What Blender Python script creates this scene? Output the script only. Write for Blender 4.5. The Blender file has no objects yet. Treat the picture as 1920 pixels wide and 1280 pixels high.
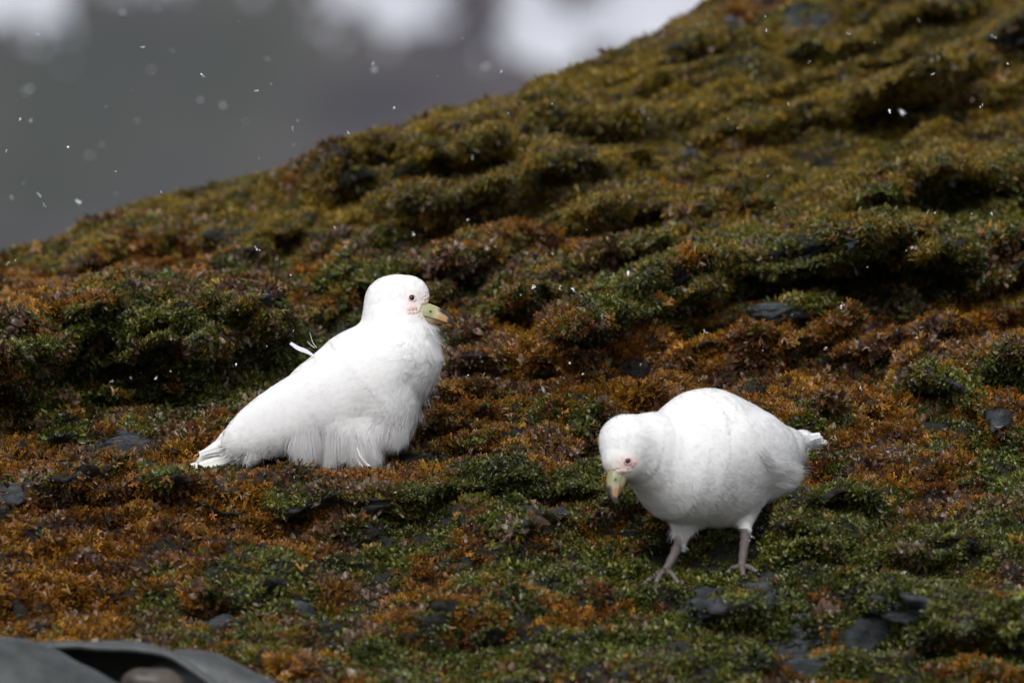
import bpy, math
import numpy as np
from mathutils import Matrix, Vector

scene = bpy.context.scene
COL = scene.collection
R = math.radians

# ------------------------------------------------------------------ camera, sky, sun, exposure
CAM_D = 16.0                      # metres from the lens to the standing bird
K = 36.0 / 400.0 / 1920.0         # metres per photo pixel per metre of distance
cam = bpy.data.cameras.new('camera')
cam.lens = 400.0
cam.sensor_width = 36.0
cam.clip_start = 0.5
cam.clip_end = 3000.0
cam.dof.use_dof = True
cam.dof.focus_distance = CAM_D - 0.01
cam.dof.aperture_fstop = 5.6
camo = bpy.data.objects.new('camera', cam)
camo.location = (0, -CAM_D, 0)
camo.rotation_euler = (R(90), 0, 0)
COL.objects.link(camo)
scene.camera = camo

SUN_EL, SUN_AZ = 48.0, -168.0      # azimuth measured clockwise from +Y
world = bpy.data.worlds.new('World')
scene.world = world
world.use_nodes = True
wn = world.node_tree
wn.nodes.clear()
w_out = wn.nodes.new('ShaderNodeOutputWorld')
w_bg = wn.nodes.new('ShaderNodeBackground')
w_sky = wn.nodes.new('ShaderNodeTexSky')
w_sky.sky_type = 'NISHITA'
w_sky.sun_disc = False
w_sky.sun_elevation = R(SUN_EL)
w_sky.sun_rotation = R(SUN_AZ)
w_sky.dust_density = 3.0
w_sky.air_density = 1.0
w_hsv = wn.nodes.new('ShaderNodeHueSaturation')      # cloud cover: an almost colourless sky
w_hsv.inputs['Saturation'].default_value = 0.28
w_bg.inputs['Strength'].default_value = 0.11
wn.links.new(w_sky.outputs[0], w_hsv.inputs['Color'])
wn.links.new(w_hsv.outputs[0], w_bg.inputs['Color'])
wn.links.new(w_bg.outputs[0], w_out.inputs['Surface'])

sun = bpy.data.lights.new('sun', 'SUN')
sun.energy = 1.5
sun.angle = R(45)
sun.color = (1.0, 0.985, 0.96)
suno = bpy.data.objects.new('sun', sun)
sd = Vector((math.sin(R(SUN_AZ)) * math.cos(R(SUN_EL)), math.cos(R(SUN_AZ)) * math.cos(R(SUN_EL)), math.sin(R(SUN_EL))))
suno.rotation_euler = sd.to_track_quat('Z', 'Y').to_euler()
suno.location = (0, 0, 30)
COL.objects.link(suno)

scene.view_settings.view_transform = 'Standard'
scene.view_settings.look = 'None'
scene.view_settings.gamma = 1.0
scene.view_settings.use_curve_mapping = False
scene.view_settings.exposure = 0.38
scene.cycles.use_denoising = True
scene.cycles.use_adaptive_sampling = True
scene.cycles.adaptive_threshold = 0.01
scene.cycles.max_bounces = 6
scene.cycles.diffuse_bounces = 3
scene.cycles.glossy_bounces = 2
scene.cycles.transmission_bounces = 4

rng = np.random.default_rng(11)

# ------------------------------------------------------------------ helpers
def W(px, py, y):
    """photo pixel at depth y (metres behind the standing bird) -> world point"""
    px = np.asarray(px, float); py = np.asarray(py, float); y = np.asarray(y, float)
    d = CAM_D + y
    return np.stack(np.broadcast_arrays((px - 960) * K * d, y, (640 - py) * K * d), -1)

def unit(v):
    v = np.asarray(v, float)
    return v / np.maximum(np.linalg.norm(v, axis=-1, keepdims=True), 1e-12)

def sstep(t):
    t = np.clip(t, 0, 1)
    return t * t * (3 - 2 * t)

def _hash(ix, iy, iz, seed):
    h = (ix.astype(np.int64) * 374761393 + iy.astype(np.int64) * 668265263 + iz.astype(np.int64) * 2147483647 + seed * 974634777) & 0xFFFFFFFF
    h = ((h ^ (h >> 13)) * 1274126177) & 0xFFFFFFFF
    h = ((h ^ (h >> 16)) * 2246822519) & 0xFFFFFFFF
    return ((h ^ (h >> 15)) & 0xFFFFFF) / float(0xFFFFFF)

def noise(p, scale, seed=0):
    """value noise, -1..1; p (n,3), features about `scale` metres"""
    q = p / scale
    i = np.floor(q).astype(np.int64)
    f = q - i
    f = f * f * f * (f * (f * 6 - 15) + 10)
    out = 0
    for dx in (0, 1):
        for dy in (0, 1):
            for dz in (0, 1):
                w = (f[:, 0] if dx else 1 - f[:, 0]) * (f[:, 1] if dy else 1 - f[:, 1]) * (f[:, 2] if dz else 1 - f[:, 2])
                out = out + w * _hash(i[:, 0] + dx, i[:, 1] + dy, i[:, 2] + dz, seed)
    return out * 2 - 1

def fbm(p, scale, seed=0, octs=4):
    a, s, o = 1.0, scale, 0
    for k in range(octs):
        o = o + a * noise(p, s, seed + k * 17)
        a *= 0.5; s *= 0.5
    return o

def new_obj(name, verts, faces, mat=None, parent=None, smooth=True):
    me = bpy.data.meshes.new(name)
    if isinstance(faces, np.ndarray) and faces.ndim == 2:
        build_fast(me, np.asarray(verts, np.float32), faces)
    else:
        me.from_pydata([tuple(v) for v in verts], [], [tuple(int(i) for i in f) for f in faces])
        me.update()
    if smooth:
        me.polygons.foreach_set('use_smooth', np.ones(len(me.polygons), bool))
    o = bpy.data.objects.new(name, me)
    COL.objects.link(o)
    if mat is not None:
        me.materials.append(mat)
    if parent is not None:
        o.parent = parent
    return o

def build_fast(me, verts, faces):
    n, m = faces.shape
    me.vertices.add(len(verts)); me.vertices.foreach_set('co', verts.ravel())
    me.loops.add(n * m); me.loops.foreach_set('vertex_index', faces.astype(np.int32).ravel())
    me.polygons.add(n)
    me.polygons.foreach_set('loop_start', np.arange(0, n * m, m, dtype=np.int32))
    me.update(calc_edges=True)

def set_color(me, name, rgb):
    a = me.attributes.new(name, 'FLOAT_COLOR', 'POINT')
    c = np.ones((len(rgb), 4), np.float32); c[:, :3] = rgb
    a.data.foreach_set('color', c.ravel())

def set_float(me, name, v):
    a = me.attributes.new(name, 'FLOAT', 'POINT')
    a.data.foreach_set('value', np.asarray(v, np.float32))

def tag(o, label=None, category=None, group=None, kind=None):
    if label: o['label'] = label
    if category: o['category'] = category
    if group: o['group'] = group
    if kind: o['kind'] = kind
    return o

def empty(name, loc):
    o = bpy.data.objects.new(name, None)
    o.empty_display_size = 0.05
    o.location = loc
    COL.objects.link(o)
    return o

def adopt(child, parent):
    """parent without moving: the child mesh is written in world coordinates"""
    child.parent = parent
    child.matrix_parent_inverse = Matrix.Translation(parent.location).inverted()

def grid_faces(nu, nv):
    i = np.arange(nu * nv).reshape(nu, nv)
    return np.stack([i[:-1, :-1], i[1:, :-1], i[1:, 1:], i[:-1, 1:]], -1).reshape(-1, 4)

# ------------------------------------------------------------------ materials
def mat_new(name):
    m = bpy.data.materials.new(name)
    m.use_nodes = True
    nt = m.node_tree
    nt.nodes.clear()
    return m, nt, nt.nodes.new('ShaderNodeOutputMaterial')

def nd(nt, typ, **kw):
    n = nt.nodes.new(typ)
    for k, v in kw.items():
        if k in n.inputs: n.inputs[k].default_value = v
        else: setattr(n, k, v)
    return n

def mix_rgb(nt, fac, a, b, blend='MIX'):
    n = nt.nodes.new('ShaderNodeMix')
    n.data_type = 'RGBA'; n.blend_type = blend
    for sock, val in ((n.inputs[0], fac), (n.inputs[6], a), (n.inputs[7], b)):
        if isinstance(val, bpy.types.NodeSocket): nt.links.new(val, sock)
        elif isinstance(val, (int, float)): sock.default_value = val
        else: sock.default_value = (*val, 1)
    return n.outputs[2]

def ramp(nt, sock, stops):
    r = nt.nodes.new('ShaderNodeValToRGB')
    e = r.color_ramp.elements
    e[0].position, e[0].color = stops[0][0], (*stops[0][1], 1)
    e[1].position, e[1].color = stops[-1][0], (*stops[-1][1], 1)
    for p, c in stops[1:-1]:
        x = e.new(p); x.color = (*c, 1)
    nt.links.new(sock, r.inputs[0])
    return r.outputs[0]

def principled(nt, out, color, rough=0.6, spec=0.5):
    b = nt.nodes.new('ShaderNodeBsdfPrincipled')
    if isinstance(color, bpy.types.NodeSocket): nt.links.new(color, b.inputs['Base Color'])
    else: b.inputs['Base Color'].default_value = (*color, 1)
    b.inputs['Roughness'].default_value = rough
    b.inputs['Specular IOR Level'].default_value = spec
    nt.links.new(b.outputs[0], out.inputs['Surface'])
    return b

def bump(nt, b, height, strength, dist):
    n = nd(nt, 'ShaderNodeBump', Strength=strength, Distance=dist)
    nt.links.new(height, n.inputs['Height'])
    nt.links.new(n.outputs[0], b.inputs['Normal'])

def m_rock():
    m, nt, out = mat_new('wet_slate')
    tc = nd(nt, 'ShaderNodeTexCoord')
    mp = nd(nt, 'ShaderNodeMapping')
    mp.inputs['Scale'].default_value = (1, 1, 4)
    mp.inputs['Rotation'].default_value = (R(8), R(-12), 0)
    nt.links.new(tc.outputs['Object'], mp.inputs[0])
    n1 = nd(nt, 'ShaderNodeTexNoise', Scale=22.0, Detail=8.0, Roughness=0.65)
    n2 = nd(nt, 'ShaderNodeTexNoise', Scale=90.0, Detail=6.0, Roughness=0.7)
    nt.links.new(mp.outputs[0], n1.inputs[0]); nt.links.new(mp.outputs[0], n2.inputs[0])
    c = ramp(nt, n1.outputs[0], [(0.3, (0.022, 0.025, 0.028)), (0.5, (0.062, 0.071, 0.080)), (0.68, (0.125, 0.138, 0.150))])
    c = mix_rgb(nt, 0.35, c, ramp(nt, n2.outputs[0], [(0.35, (0.012, 0.013, 0.014)), (0.7, (0.14, 0.15, 0.155))]))
    b = principled(nt, out, c, 0.38, 0.5)
    bump(nt, b, n1.outputs[0], 1.0, 0.02)
    return m

def m_slope():
    m, nt, out = mat_new('slope_rock_and_holdfasts')
    tc = nd(nt, 'ShaderNodeTexCoord')
    mp = nd(nt, 'ShaderNodeMapping'); mp.inputs['Scale'].default_value = (1, 1, 3.5)
    nt.links.new(tc.outputs['Object'], mp.inputs[0])
    n1 = nd(nt, 'ShaderNodeTexNoise', Scale=30.0, Detail=8.0, Roughness=0.65)
    n2 = nd(nt, 'ShaderNodeTexNoise', Scale=130.0, Detail=5.0, Roughness=0.7)
    nt.links.new(mp.outputs[0], n1.inputs[0]); nt.links.new(tc.outputs['Object'], n2.inputs[0])
    rockc = ramp(nt, n1.outputs[0], [(0.3, (0.018, 0.020, 0.022)), (0.52, (0.052, 0.059, 0.066)), (0.7, (0.105, 0.117, 0.128))])
    soil = ramp(nt, n2.outputs[0], [(0.3, (0.008, 0.008, 0.006)), (0.52, (0.022, 0.022, 0.019)), (0.72, (0.055, 0.056, 0.055))])
    at = nd(nt, 'ShaderNodeAttribute', attribute_name='rock')
    c = mix_rgb(nt, at.outputs['Fac'], soil, rockc)
    b = principled(nt, out, c, 0.55, 0.3)
    bump(nt, b, n1.outputs[0], 1.0, 0.02)
    return m

def m_frond(name, rough, trans):
    m, nt, out = mat_new(name)
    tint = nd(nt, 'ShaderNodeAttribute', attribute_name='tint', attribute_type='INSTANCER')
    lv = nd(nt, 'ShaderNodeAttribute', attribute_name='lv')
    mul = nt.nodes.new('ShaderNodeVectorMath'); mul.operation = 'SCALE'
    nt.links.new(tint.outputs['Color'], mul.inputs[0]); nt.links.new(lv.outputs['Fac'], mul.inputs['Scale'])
    b = nt.nodes.new('ShaderNodeBsdfPrincipled')
    nt.links.new(mul.outputs[0], b.inputs['Base Color'])
    b.inputs['Roughness'].default_value = rough
    b.inputs['Specular IOR Level'].default_value = 0.45
    t = nt.nodes.new('ShaderNodeBsdfTranslucent')
    nt.links.new(mul.outputs[0], t.inputs[0])
    mx = nt.nodes.new('ShaderNodeMixShader'); mx.inputs[0].default_value = trans
    nt.links.new(b.outputs[0], mx.inputs[1]); nt.links.new(t.outputs[0], mx.inputs[2])
    nt.links.new(mx.outputs[0], out.inputs['Surface'])
    return m

def m_attr(name, attr, rough, spec=0.5, noise_scale=None, bump_s=0.0, bump_d=0.001):
    m, nt, out = mat_new(name)
    at = nd(nt, 'ShaderNodeAttribute', attribute_name=attr)
    c = at.outputs['Color']
    tc = nd(nt, 'ShaderNodeTexCoord')
    if noise_scale:
        n = nd(nt, 'ShaderNodeTexNoise', Scale=noise_scale, Detail=5.0)
        nt.links.new(tc.outputs['Object'], n.inputs[0])
        c = mix_rgb(nt, 0.25, c, ramp(nt, n.outputs[0], [(0.3, (0.45, 0.45, 0.45)), (0.7, (1, 1, 1))]), 'MULTIPLY')
    b = principled(nt, out, c, rough, spec)
    if noise_scale and bump_s:
        bump(nt, b, n.outputs[0], bump_s, bump_d)
    return m

def m_plain(name, color, rough=0.5, spec=0.5, noise_scale=60.0, var=0.3, bump_d=0.0):
    m, nt, out = mat_new(name)
    tc = nd(nt, 'ShaderNodeTexCoord')
    n = nd(nt, 'ShaderNodeTexNoise', Scale=noise_scale, Detail=6.0)
    nt.links.new(tc.outputs['Object'], n.inputs[0])
    lo = tuple(c * (1 - var) for c in color); hi = tuple(min(1, c * (1 + var)) for c in color)
    c = ramp(nt, n.outputs[0], [(0.3, lo), (0.7, hi)])
    b = principled(nt, out, c, rough, spec)
    if bump_d: bump(nt, b, n.outputs[0], 0.5, bump_d)
    return m

def m_feather():
    m, nt, out = mat_new('white_plumage')
    at = nd(nt, 'ShaderNodeAttribute', attribute_name='tint')
    b = nt.nodes.new('ShaderNodeBsdfDiffuse')
    nt.links.new(at.outputs['Color'], b.inputs[0])
    t = nt.nodes.new('ShaderNodeBsdfTranslucent')
    nt.links.new(at.outputs['Color'], t.inputs[0])
    mx = nt.nodes.new('ShaderNodeMixShader'); mx.inputs[0].default_value = 0.18
    nt.links.new(b.outputs[0], mx.inputs[1]); nt.links.new(t.outputs[0], mx.inputs[2])
    nt.links.new(mx.outputs[0], out.inputs['Surface'])
    return m

M_ROCK = m_rock(); M_SLOPE = m_slope()
M_FROND = m_frond('wet_seaweed', 0.22, 0.28)
M_BODY = m_attr('bird_skin_and_down', 'tint', 0.85, 0.15)
M_FEATHER = m_feather()
M_BILL = m_attr('horn_bill', 'tint', 0.38, 0.5, 420.0, 0.25, 0.0006)
M_SKIN = m_attr('bare_skin', 'tint', 0.55, 0.4, 700.0, 0.4, 0.0008)
M_LEG = m_attr('scaly_leg', 'tint', 0.5, 0.4, 500.0, 0.5, 0.001)
M_EYE = m_plain('dark_eye', (0.006, 0.005, 0.005), 0.08, 0.6, 200.0, 0.2)

# ------------------------------------------------------------------ the rocky slope
def interp(pts, x):
    pts = np.asarray(pts, float)
    return np.interp(x, pts[:, 0], pts[:, 1])

SKY_LINE = [(-900, 760), (-300, 585), (0, 488), (100, 458), (200, 405), (300, 370), (400, 350), (520, 325), (560, 305), (650, 264), (700, 244),
            (760, 236), (850, 205), (960, 180), (1000, 158), (1090, 122), (1180, 92), (1230, 62), (1300, 20), (1340, -2), (1500, -70),
            (1920, -210), (2800, -420)]
LEDGES = [  # (lip polyline, face height px, protrusion m, shelf px)
    ([(-900, 990), (0, 928), (60, 906), (150, 895), (210, 886), (350, 903), (420, 908), (600, 906), (700, 908), (760, 904), (850, 886), (960, 882), (1060, 889), (1150, 895), (1230, 907)], 70, .20, 9),
    ([(820, 975), (900, 962), (1000, 957), (1130, 947), (1250, 946), (1400, 962), (1530, 977), (1620, 1000), (1760, 1013), (1920, 1040), (2400, 1110)], 115, .15, 12),
    ([(-900, 680), (0, 612), (100, 577), (200, 562), (300, 555), (420, 562), (500, 550), (580, 572)], 215, .72, 45),
    ([(990, 625), (1110, 577), (1180, 545), (1250, 505), (1350, 465), (1430, 444), (1550, 434), (1700, 442), (1850, 444), (2050, 440)], 115, .48, 22),
    ([(1360, 590), (1400, 574), (1480, 568), (1560, 574), (1630, 588)], 45, .16, 10),
    ([(1650, 715), (1720, 682), (1800, 664), (1920, 652), (2200, 650)], 110, .37, 18),
    ([(1470, 405), (1560, 372), (1650, 347), (1750, 322), (1850, 312), (2100, 300)], 120, .40, 28),
    ([(1370, 232), (1480, 207), (1600, 172), (1700, 142), (1800, 97), (1920, 42), (2150, -30)], 60, .30, 20),
    ([(530, 322), (600, 295), (650, 258), (700, 240), (780, 236), (850, 216), (950, 200), (1050, 192), (1150, 200), (1270, 215)], 150, .40, 14),
    ([(680, 388), (760, 372), (850, 370), (950, 332), (1010, 310), (1130, 312), (1240, 292), (1330, 300)], 80, .27, 18),
    ([(110, 478), (250, 442), (400, 427), (520, 402), (620, 398)], 50, .18, 14),
    ([(540, 545), (700, 503), (850, 472), (1000, 432), (1150, 387), (1320, 352), (1460, 330)], 75, .25, 18),
    ([(880, 570), (1020, 522), (1150, 480), (1280, 442), (1420, 415)], 65, .22, 15),
    ([(1000, 645), (1060, 614), (1130, 614), (1210, 640)], 60, .17, 10),
    ([(820, 695), (900, 674), (1000, 682), (1110, 695)], 50, .14, 10),
    ([(970, 795), (1060, 770), (1150, 772), (1210, 802)], 60, .14, 10),
    ([(1480, 935), (1560, 925), (1620, 932), (1690, 962)], 60, .15, 10),
    ([(1570, 1125), (1660, 1107), (1760, 1112), (1850, 1142), (2000, 1155)], 110, .26, 14),
    ([(1270, 1115), (1350, 1102), (1450, 1120), (1540, 1155)], 90, .22, 14),
    ([(320, 1105), (420, 1072), (520, 1072), (610, 1105)], 70, .12, 12),
    ([(1040, 120), (1150, 105), (1300, 90), (1420, 60), (1560, 40)], 60, .20, 20),
    ([(1500, 760), (1600, 745), (1700, 765)], 45, .10, 12),
    ([(700, 1165), (850, 1140), (1000, 1150), (1120, 1185)], 70, .14, 14),
]

def slope_depth(px, py):
    q = np.stack([px, py * 1.4, 0 * px], -1).reshape(-1, 3)
    wob = (15 * fbm(q, 130., 71, 2) + 7 * noise(q, 40., 73)).reshape(px.shape)
    amp = np.clip(.95 + .75 * fbm(q, 150., 75, 2), .15, 1.15).reshape(px.shape)
    fx = 1.0 + 0.32 * sstep((960 - px) / 960)
    d = np.where(py < 890, 0.305 * (890 - py) / 100 * fx, -0.25 * (py - 890) / 100)
    for n_l, (lip, h, p, up) in enumerate(LEDGES):
        x0, x1 = lip[0][0], lip[-1][0]
        endw = min(90.0, 0.3 * (x1 - x0))
        wgt = sstep((px - x0) / endw) * sstep((x1 - px) / endw)
        t = py - interp(lip, px) + wob * min(1.0, h / 90.0) * (.25 if n_l == 0 else 1.0)
        b = np.where(t < 0, sstep(1 + t / up), 1 - sstep(t / h))
        d = d - p * (.55 + .45 * amp if n_l in (2, 3, 8) else amp) * b * wgt
    # thin beds of slate: many small steps rising to the right
    s = py + .30 * (px - 960) * sstep((900 - py) / 250) + (20 * fbm(q, 190., 81, 2) + 9 * noise(q, 60., 83)).reshape(px.shape)
    for per, a0, sd in ((66., .15, 85), (31., .05, 87)):
        fr = np.mod(s / per + sd * .37, 1.0)
        saw = np.where(fr < .16, sstep(fr / .16), 1 - (fr - .16) / .84)
        mod = np.clip(.55 + 1.1 * fbm(q, 110., sd, 2), 0, 1.3).reshape(px.shape)
        calm = 1 - .55 * sstep((py - 850) / 60)
        for cx, cy, rx, ry in ((560, 890, 260, 40), (1320, 1066, 130, 40)):
            calm = calm * (1 - .95 * np.exp(-((px - cx) / rx) ** 4 - ((py - cy) / ry) ** 4))
        d = d - a0 * saw * mod * calm * sstep((py - interp(SKY_LINE, px) - 8) / 70)
    return d

STEP = 4.5
cols = np.arange(-900, 2801, STEP)
NR = 400
vv = np.linspace(0, 1, NR)
PX = np.repeat(cols[:, None], NR, 1)
top = interp(SKY_LINE, cols)
PY = 1560 + (top[:, None] - 1560) * vv[None, :]
DEP = slope_depth(PX, PY)
G = W(PX, PY, DEP)
# front apron running down to the shore, and the far side of the ridge
nf, nb = 26, 30
s_f = np.linspace(1, 0, nf + 1)[:-1]
front = G[:, :1] + np.stack([np.zeros(nf), -2.6 * s_f, -2.4 * s_f ** 1.2], -1)[None]
s_b = np.linspace(0, 1, nb + 1)[1:]
back = G[:, -1:] + np.stack([np.zeros(nb), 0.05 + 6.0 * s_b ** 1.5, -0.012 - 5.5 * s_b ** 1.7], -1)[None]
front_n = front.shape[1]
G = np.concatenate([front, G, back], 1)
NT = G.shape[1]
flat = G.reshape(-1, 3)
lump = 0.020 * fbm(flat, 0.16, 3, 3) + 0.013 * noise(flat, 0.06, 9) + 0.010 * np.abs(noise(flat, 0.035, 12)) + 0.005 * noise(flat, 0.02, 13)
for fx_, fy_, fd_, fr_ in ((1247, 1070, -.46, .05), (1300, 1068, -.45, .08), (1385, 1064, -.44, .06), (640, 900, .0, .08), (500, 900, .0, .08), (420, 900, .0, .08), (720, 900, .0, .07)):      # trodden flat under the feet
    lump *= 1 - np.exp(-((flat - W(fx_, fy_, fd_)) ** 2).sum(-1) / fr_ ** 2)
sky_soft = np.ones(G.shape[:2]); sky_soft[:, front_n:front_n + NR] = .35 + .65 * sstep((PY - top[:, None]) / 60); sky_soft[:, front_n + NR:] = .35
lump = lump * sky_soft.reshape(-1)
flat2 = flat + np.stack([0.3 * lump, -0.8 * lump, 0.75 * lump], -1)
flat2[:, 1] += 0.012 * fbm(flat, 0.07, 21, 2)
G = flat2.reshape(G.shape)
du = np.gradient(G, axis=0); dv = np.gradient(G, axis=1)
GN_ = unit(np.cross(du, dv))

ROCKS = [  # bare patches: px, py, rx, ry
    (200, 832, 120, 36), (190, 580, 32, 14), (300, 590, 30, 10), (505, 570, 30, 18), (640, 625, 50, 20), (1330, 508, 60, 10), (1560, 462, 110, 16),
    (1480, 598, 88, 20), (1070, 655, 40, 18), (1150, 640, 30, 14), (1625, 622, 34, 14), (1700, 1130, 80, 30), (1640, 1172, 50, 26), (1330, 1130, 50, 30), (1480, 1190, 40, 40),
    (712, 937, 34, 18), (565, 937, 26, 12), (1540, 45, 100, 18), (1380, 60, 50, 12), (1880, 75, 60, 22), (1270, 545, 30, 22), (560, 1135, 40, 18), (300, 1180, 60, 16),
    (1500, 1260, 40, 20), (1000, 960, 60, 10), (1780, 735, 40, 18), (1850, 790, 40, 14), (10, 940, 40, 40), (1440, 1110, 40, 20), (620, 940, 30, 14), (400, 1160, 60, 20), (1290, 290, 30, 12)]
def rock_mask(px, py, p):
    r = np.zeros(px.shape)
    for cx, cy, rx, ry in ROCKS:
        r = np.maximum(r, np.exp(-(((px - cx) / rx) ** 2 + ((py - cy) / ry) ** 2) ** 1.3))
    n = fbm(p.reshape(-1, 3), 0.06, 51, 3).reshape(px.shape)
    return sstep((r + 0.35 * n - 0.29) / 0.25)

PXT = np.repeat(cols[:, None], NT, 1)
PYT = np.concatenate([np.repeat(PY[:, :1] + 1, front_n, 1), PY, np.repeat(PY[:, -1:], nb, 1)], 1)
RM = rock_mask(PXT, PYT, G)
slope = new_obj('rocky_slope', G.reshape(-1, 3), grid_faces(len(cols), NT), M_SLOPE)
set_float(slope.data, 'rock', RM.ravel())
tag(slope, 'dark stepped rock slope overgrown with wet seaweed', None, None, 'structure')

def ground_at(px, py):
    """point and normal of the slope seen at a photo pixel"""
    i = int(round((px - cols[0]) / STEP))
    j = int(np.argmin(np.abs(PY[i] - py))) + front_n
    return G[i, j].copy(), GN_[i, j].copy()

shore_n = 40
gx, gy = np.meshgrid(np.linspace(-500, 500, shore_n), np.linspace(-120, 520, shore_n), indexing='ij')
gz = np.full_like(gx, -3.05)
M_SHORE = m_plain('wet_shingle', (0.06, 0.06, 0.062), 0.6, 0.4, 3.0, 0.5, 0.05)
shore = new_obj('ground', np.stack([gx, gy, gz], -1).reshape(-1, 3), grid_faces(shore_n, shore_n), M_SHORE)
tag(shore, 'grey shingle ground beyond the rock', None, None, 'structure')

# ------------------------------------------------------------------ far hillside with snow
def m_hill():
    m, nt, out = mat_new('bare_hillside')
    tc = nd(nt, 'ShaderNodeTexCoord')
    n1 = nd(nt, 'ShaderNodeTexNoise', Scale=0.30, Detail=4.0, Roughness=0.5)
    n2 = nd(nt, 'ShaderNodeTexNoise', Scale=0.09, Detail=3.0)
    nt.links.new(tc.outputs['Object'], n1.inputs[0])
    mp = nd(nt, 'ShaderNodeMapping'); mp.inputs['Location'].default_value = (31, 7, 12)
    nt.links.new(tc.outputs['Object'], mp.inputs[0]); nt.links.new(mp.outputs[0], n2.inputs[0])
    c = ramp(nt, n1.outputs[0], [(0.34, (0.052, 0.049, 0.061)), (0.5, (0.079, 0.072, 0.079)), (0.66, (0.108, 0.096, 0.098))])
    at = nd(nt, 'ShaderNodeAttribute', attribute_name='grass')
    c = mix_rgb(nt, at.outputs['Fac'], c, (0.052, 0.058, 0.055))
    principled(nt, out, c, 0.9, 0.2)
    return m
M_HILL = m_hill()
M_SNOW = m_plain('old_snow', (0.47, 0.485, 0.54), 0.8, 0.2, 0.6, 0.06)

hx = np.linspace(-160, 160, 200)
hy = np.linspace(120, 420, 180)
HX, HY = np.meshgrid(hx, hy, indexing='ij')
def hill_z(x, y):
    p = np.stack([x, y, np.zeros_like(x)], -1).reshape(-1, 3)
    z = -3.3 + 70 * ((y - 120) / 300).reshape(-1) ** 1.15
    z = z + 1.6 * fbm(p, 26.0, 5, 4) + 0.3 * noise(p, 3.0, 8)
    z = z * sstep((y.reshape(-1) - 115) / 30) + -3.3 * (1 - sstep((y.reshape(-1) - 115) / 30))
    return z.reshape(x.shape)
HZ = hill_z(HX, HY)
hill = new_obj('hillside', np.stack([HX, HY, HZ], -1).reshape(-1, 3), grid_faces(200, 180), M_HILL)
def hill_hit(px, py):
    """where the sight line through a photo pixel meets the far hillside"""
    d = np.linspace(140, 360, 240)
    P = W(np.full_like(d, px), np.full_like(d, py), d - CAM_D)
    dz = P[:, 2] - hill_z(P[:, 0], P[:, 1])
    k = int(np.argmax(dz < 0)) or len(d) - 1
    f = dz[k - 1] / (dz[k - 1] - dz[k] + 1e-12)
    return P[k - 1] + (P[k] - P[k - 1]) * f
gh = np.zeros(HX.shape)
for (qx, qy, s) in ((110, 200, 2.6), (420, 110, 2.0), (60, 330, 1.6)):
    c = hill_hit(qx, qy)
    gh = np.maximum(gh, np.exp(-((HX - c[0]) / s) ** 2 - ((HY - c[1]) / (3.5 * s)) ** 2))
set_float(hill.data, 'grass', gh.ravel())
tag(hill, 'blurred grey brown hillside with snow patches far behind', None, None, 'structure')

def snow_patch(px0, py0, px1, py1, seed, nr=9, na=40, th=.45):
    """a drift lying on the hillside, thin at its rim"""
    cx, cy, rx, ry = (px0 + px1) / 2, (py0 + py1) / 2, (px1 - px0) / 2, (py1 - py0) / 2
    V = []
    for i in range(nr):
        rr = i / (nr - 1)
        for j in range(na):
            aa = 2 * math.pi * j / na
            wob = 1 + .10 * math.sin(2 * aa + seed) + .08 * math.sin(3 * aa + 2.1 * seed) + .05 * math.sin(7 * aa + seed * 1.7)
            q = hill_hit(cx + rx * rr * wob * math.cos(aa), cy + ry * rr * wob * math.sin(aa))
            q[2] += th * math.sqrt(max(0, 1 - rr ** 2)) - .16 * th
            V.append(q)
    F = [(i * na + j, (i + 1) * na + j, (i + 1) * na + (j + 1) % na, i * na + (j + 1) % na) for i in range(nr - 1) for j in range(na)]
    o = new_obj('snow_patch', V, F, M_SNOW)
    o.parent = hill
    return o
for k, r_ in enumerate([(-420, -200, 70, 74), (20, -60, 132, 56), (600, -190, 780, 25), (660, -90, 860, 62), (930, 20, 1110, 128), (940, -30, 1040, 60), (1060, 5, 1420, 96), (1120, -190, 1520, 20), (150, -210, 420, -45), (380, -210, 600, -40), (-900, -150, -480, 160), (1600, -240, 2300, 60), (-300, -520, 420, -300), (600, -560, 1300, -300)]):
    snow_patch(*r_, k * 1.3 + 0.4)
rs = np.random.default_rng(77)
for x0, x1, y0, y1, n_ in ((20, 160, 35, 105, 7), (590, 880, 40, 95, 9), (900, 1200, 80, 140, 9), (140, 600, -20, 4, 7)):
    for k in range(n_):      # broken edges of the melting drifts
        cx, cy = rs.uniform(x0, x1), y0 + (y1 - y0) * rs.random() ** 1.6
        w_ = rs.uniform(5, 13)
        snow_patch(cx - w_, cy - w_ * .5, cx + w_, cy + w_ * .5, rs.uniform(0, 6), 4, 12, .2)

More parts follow.
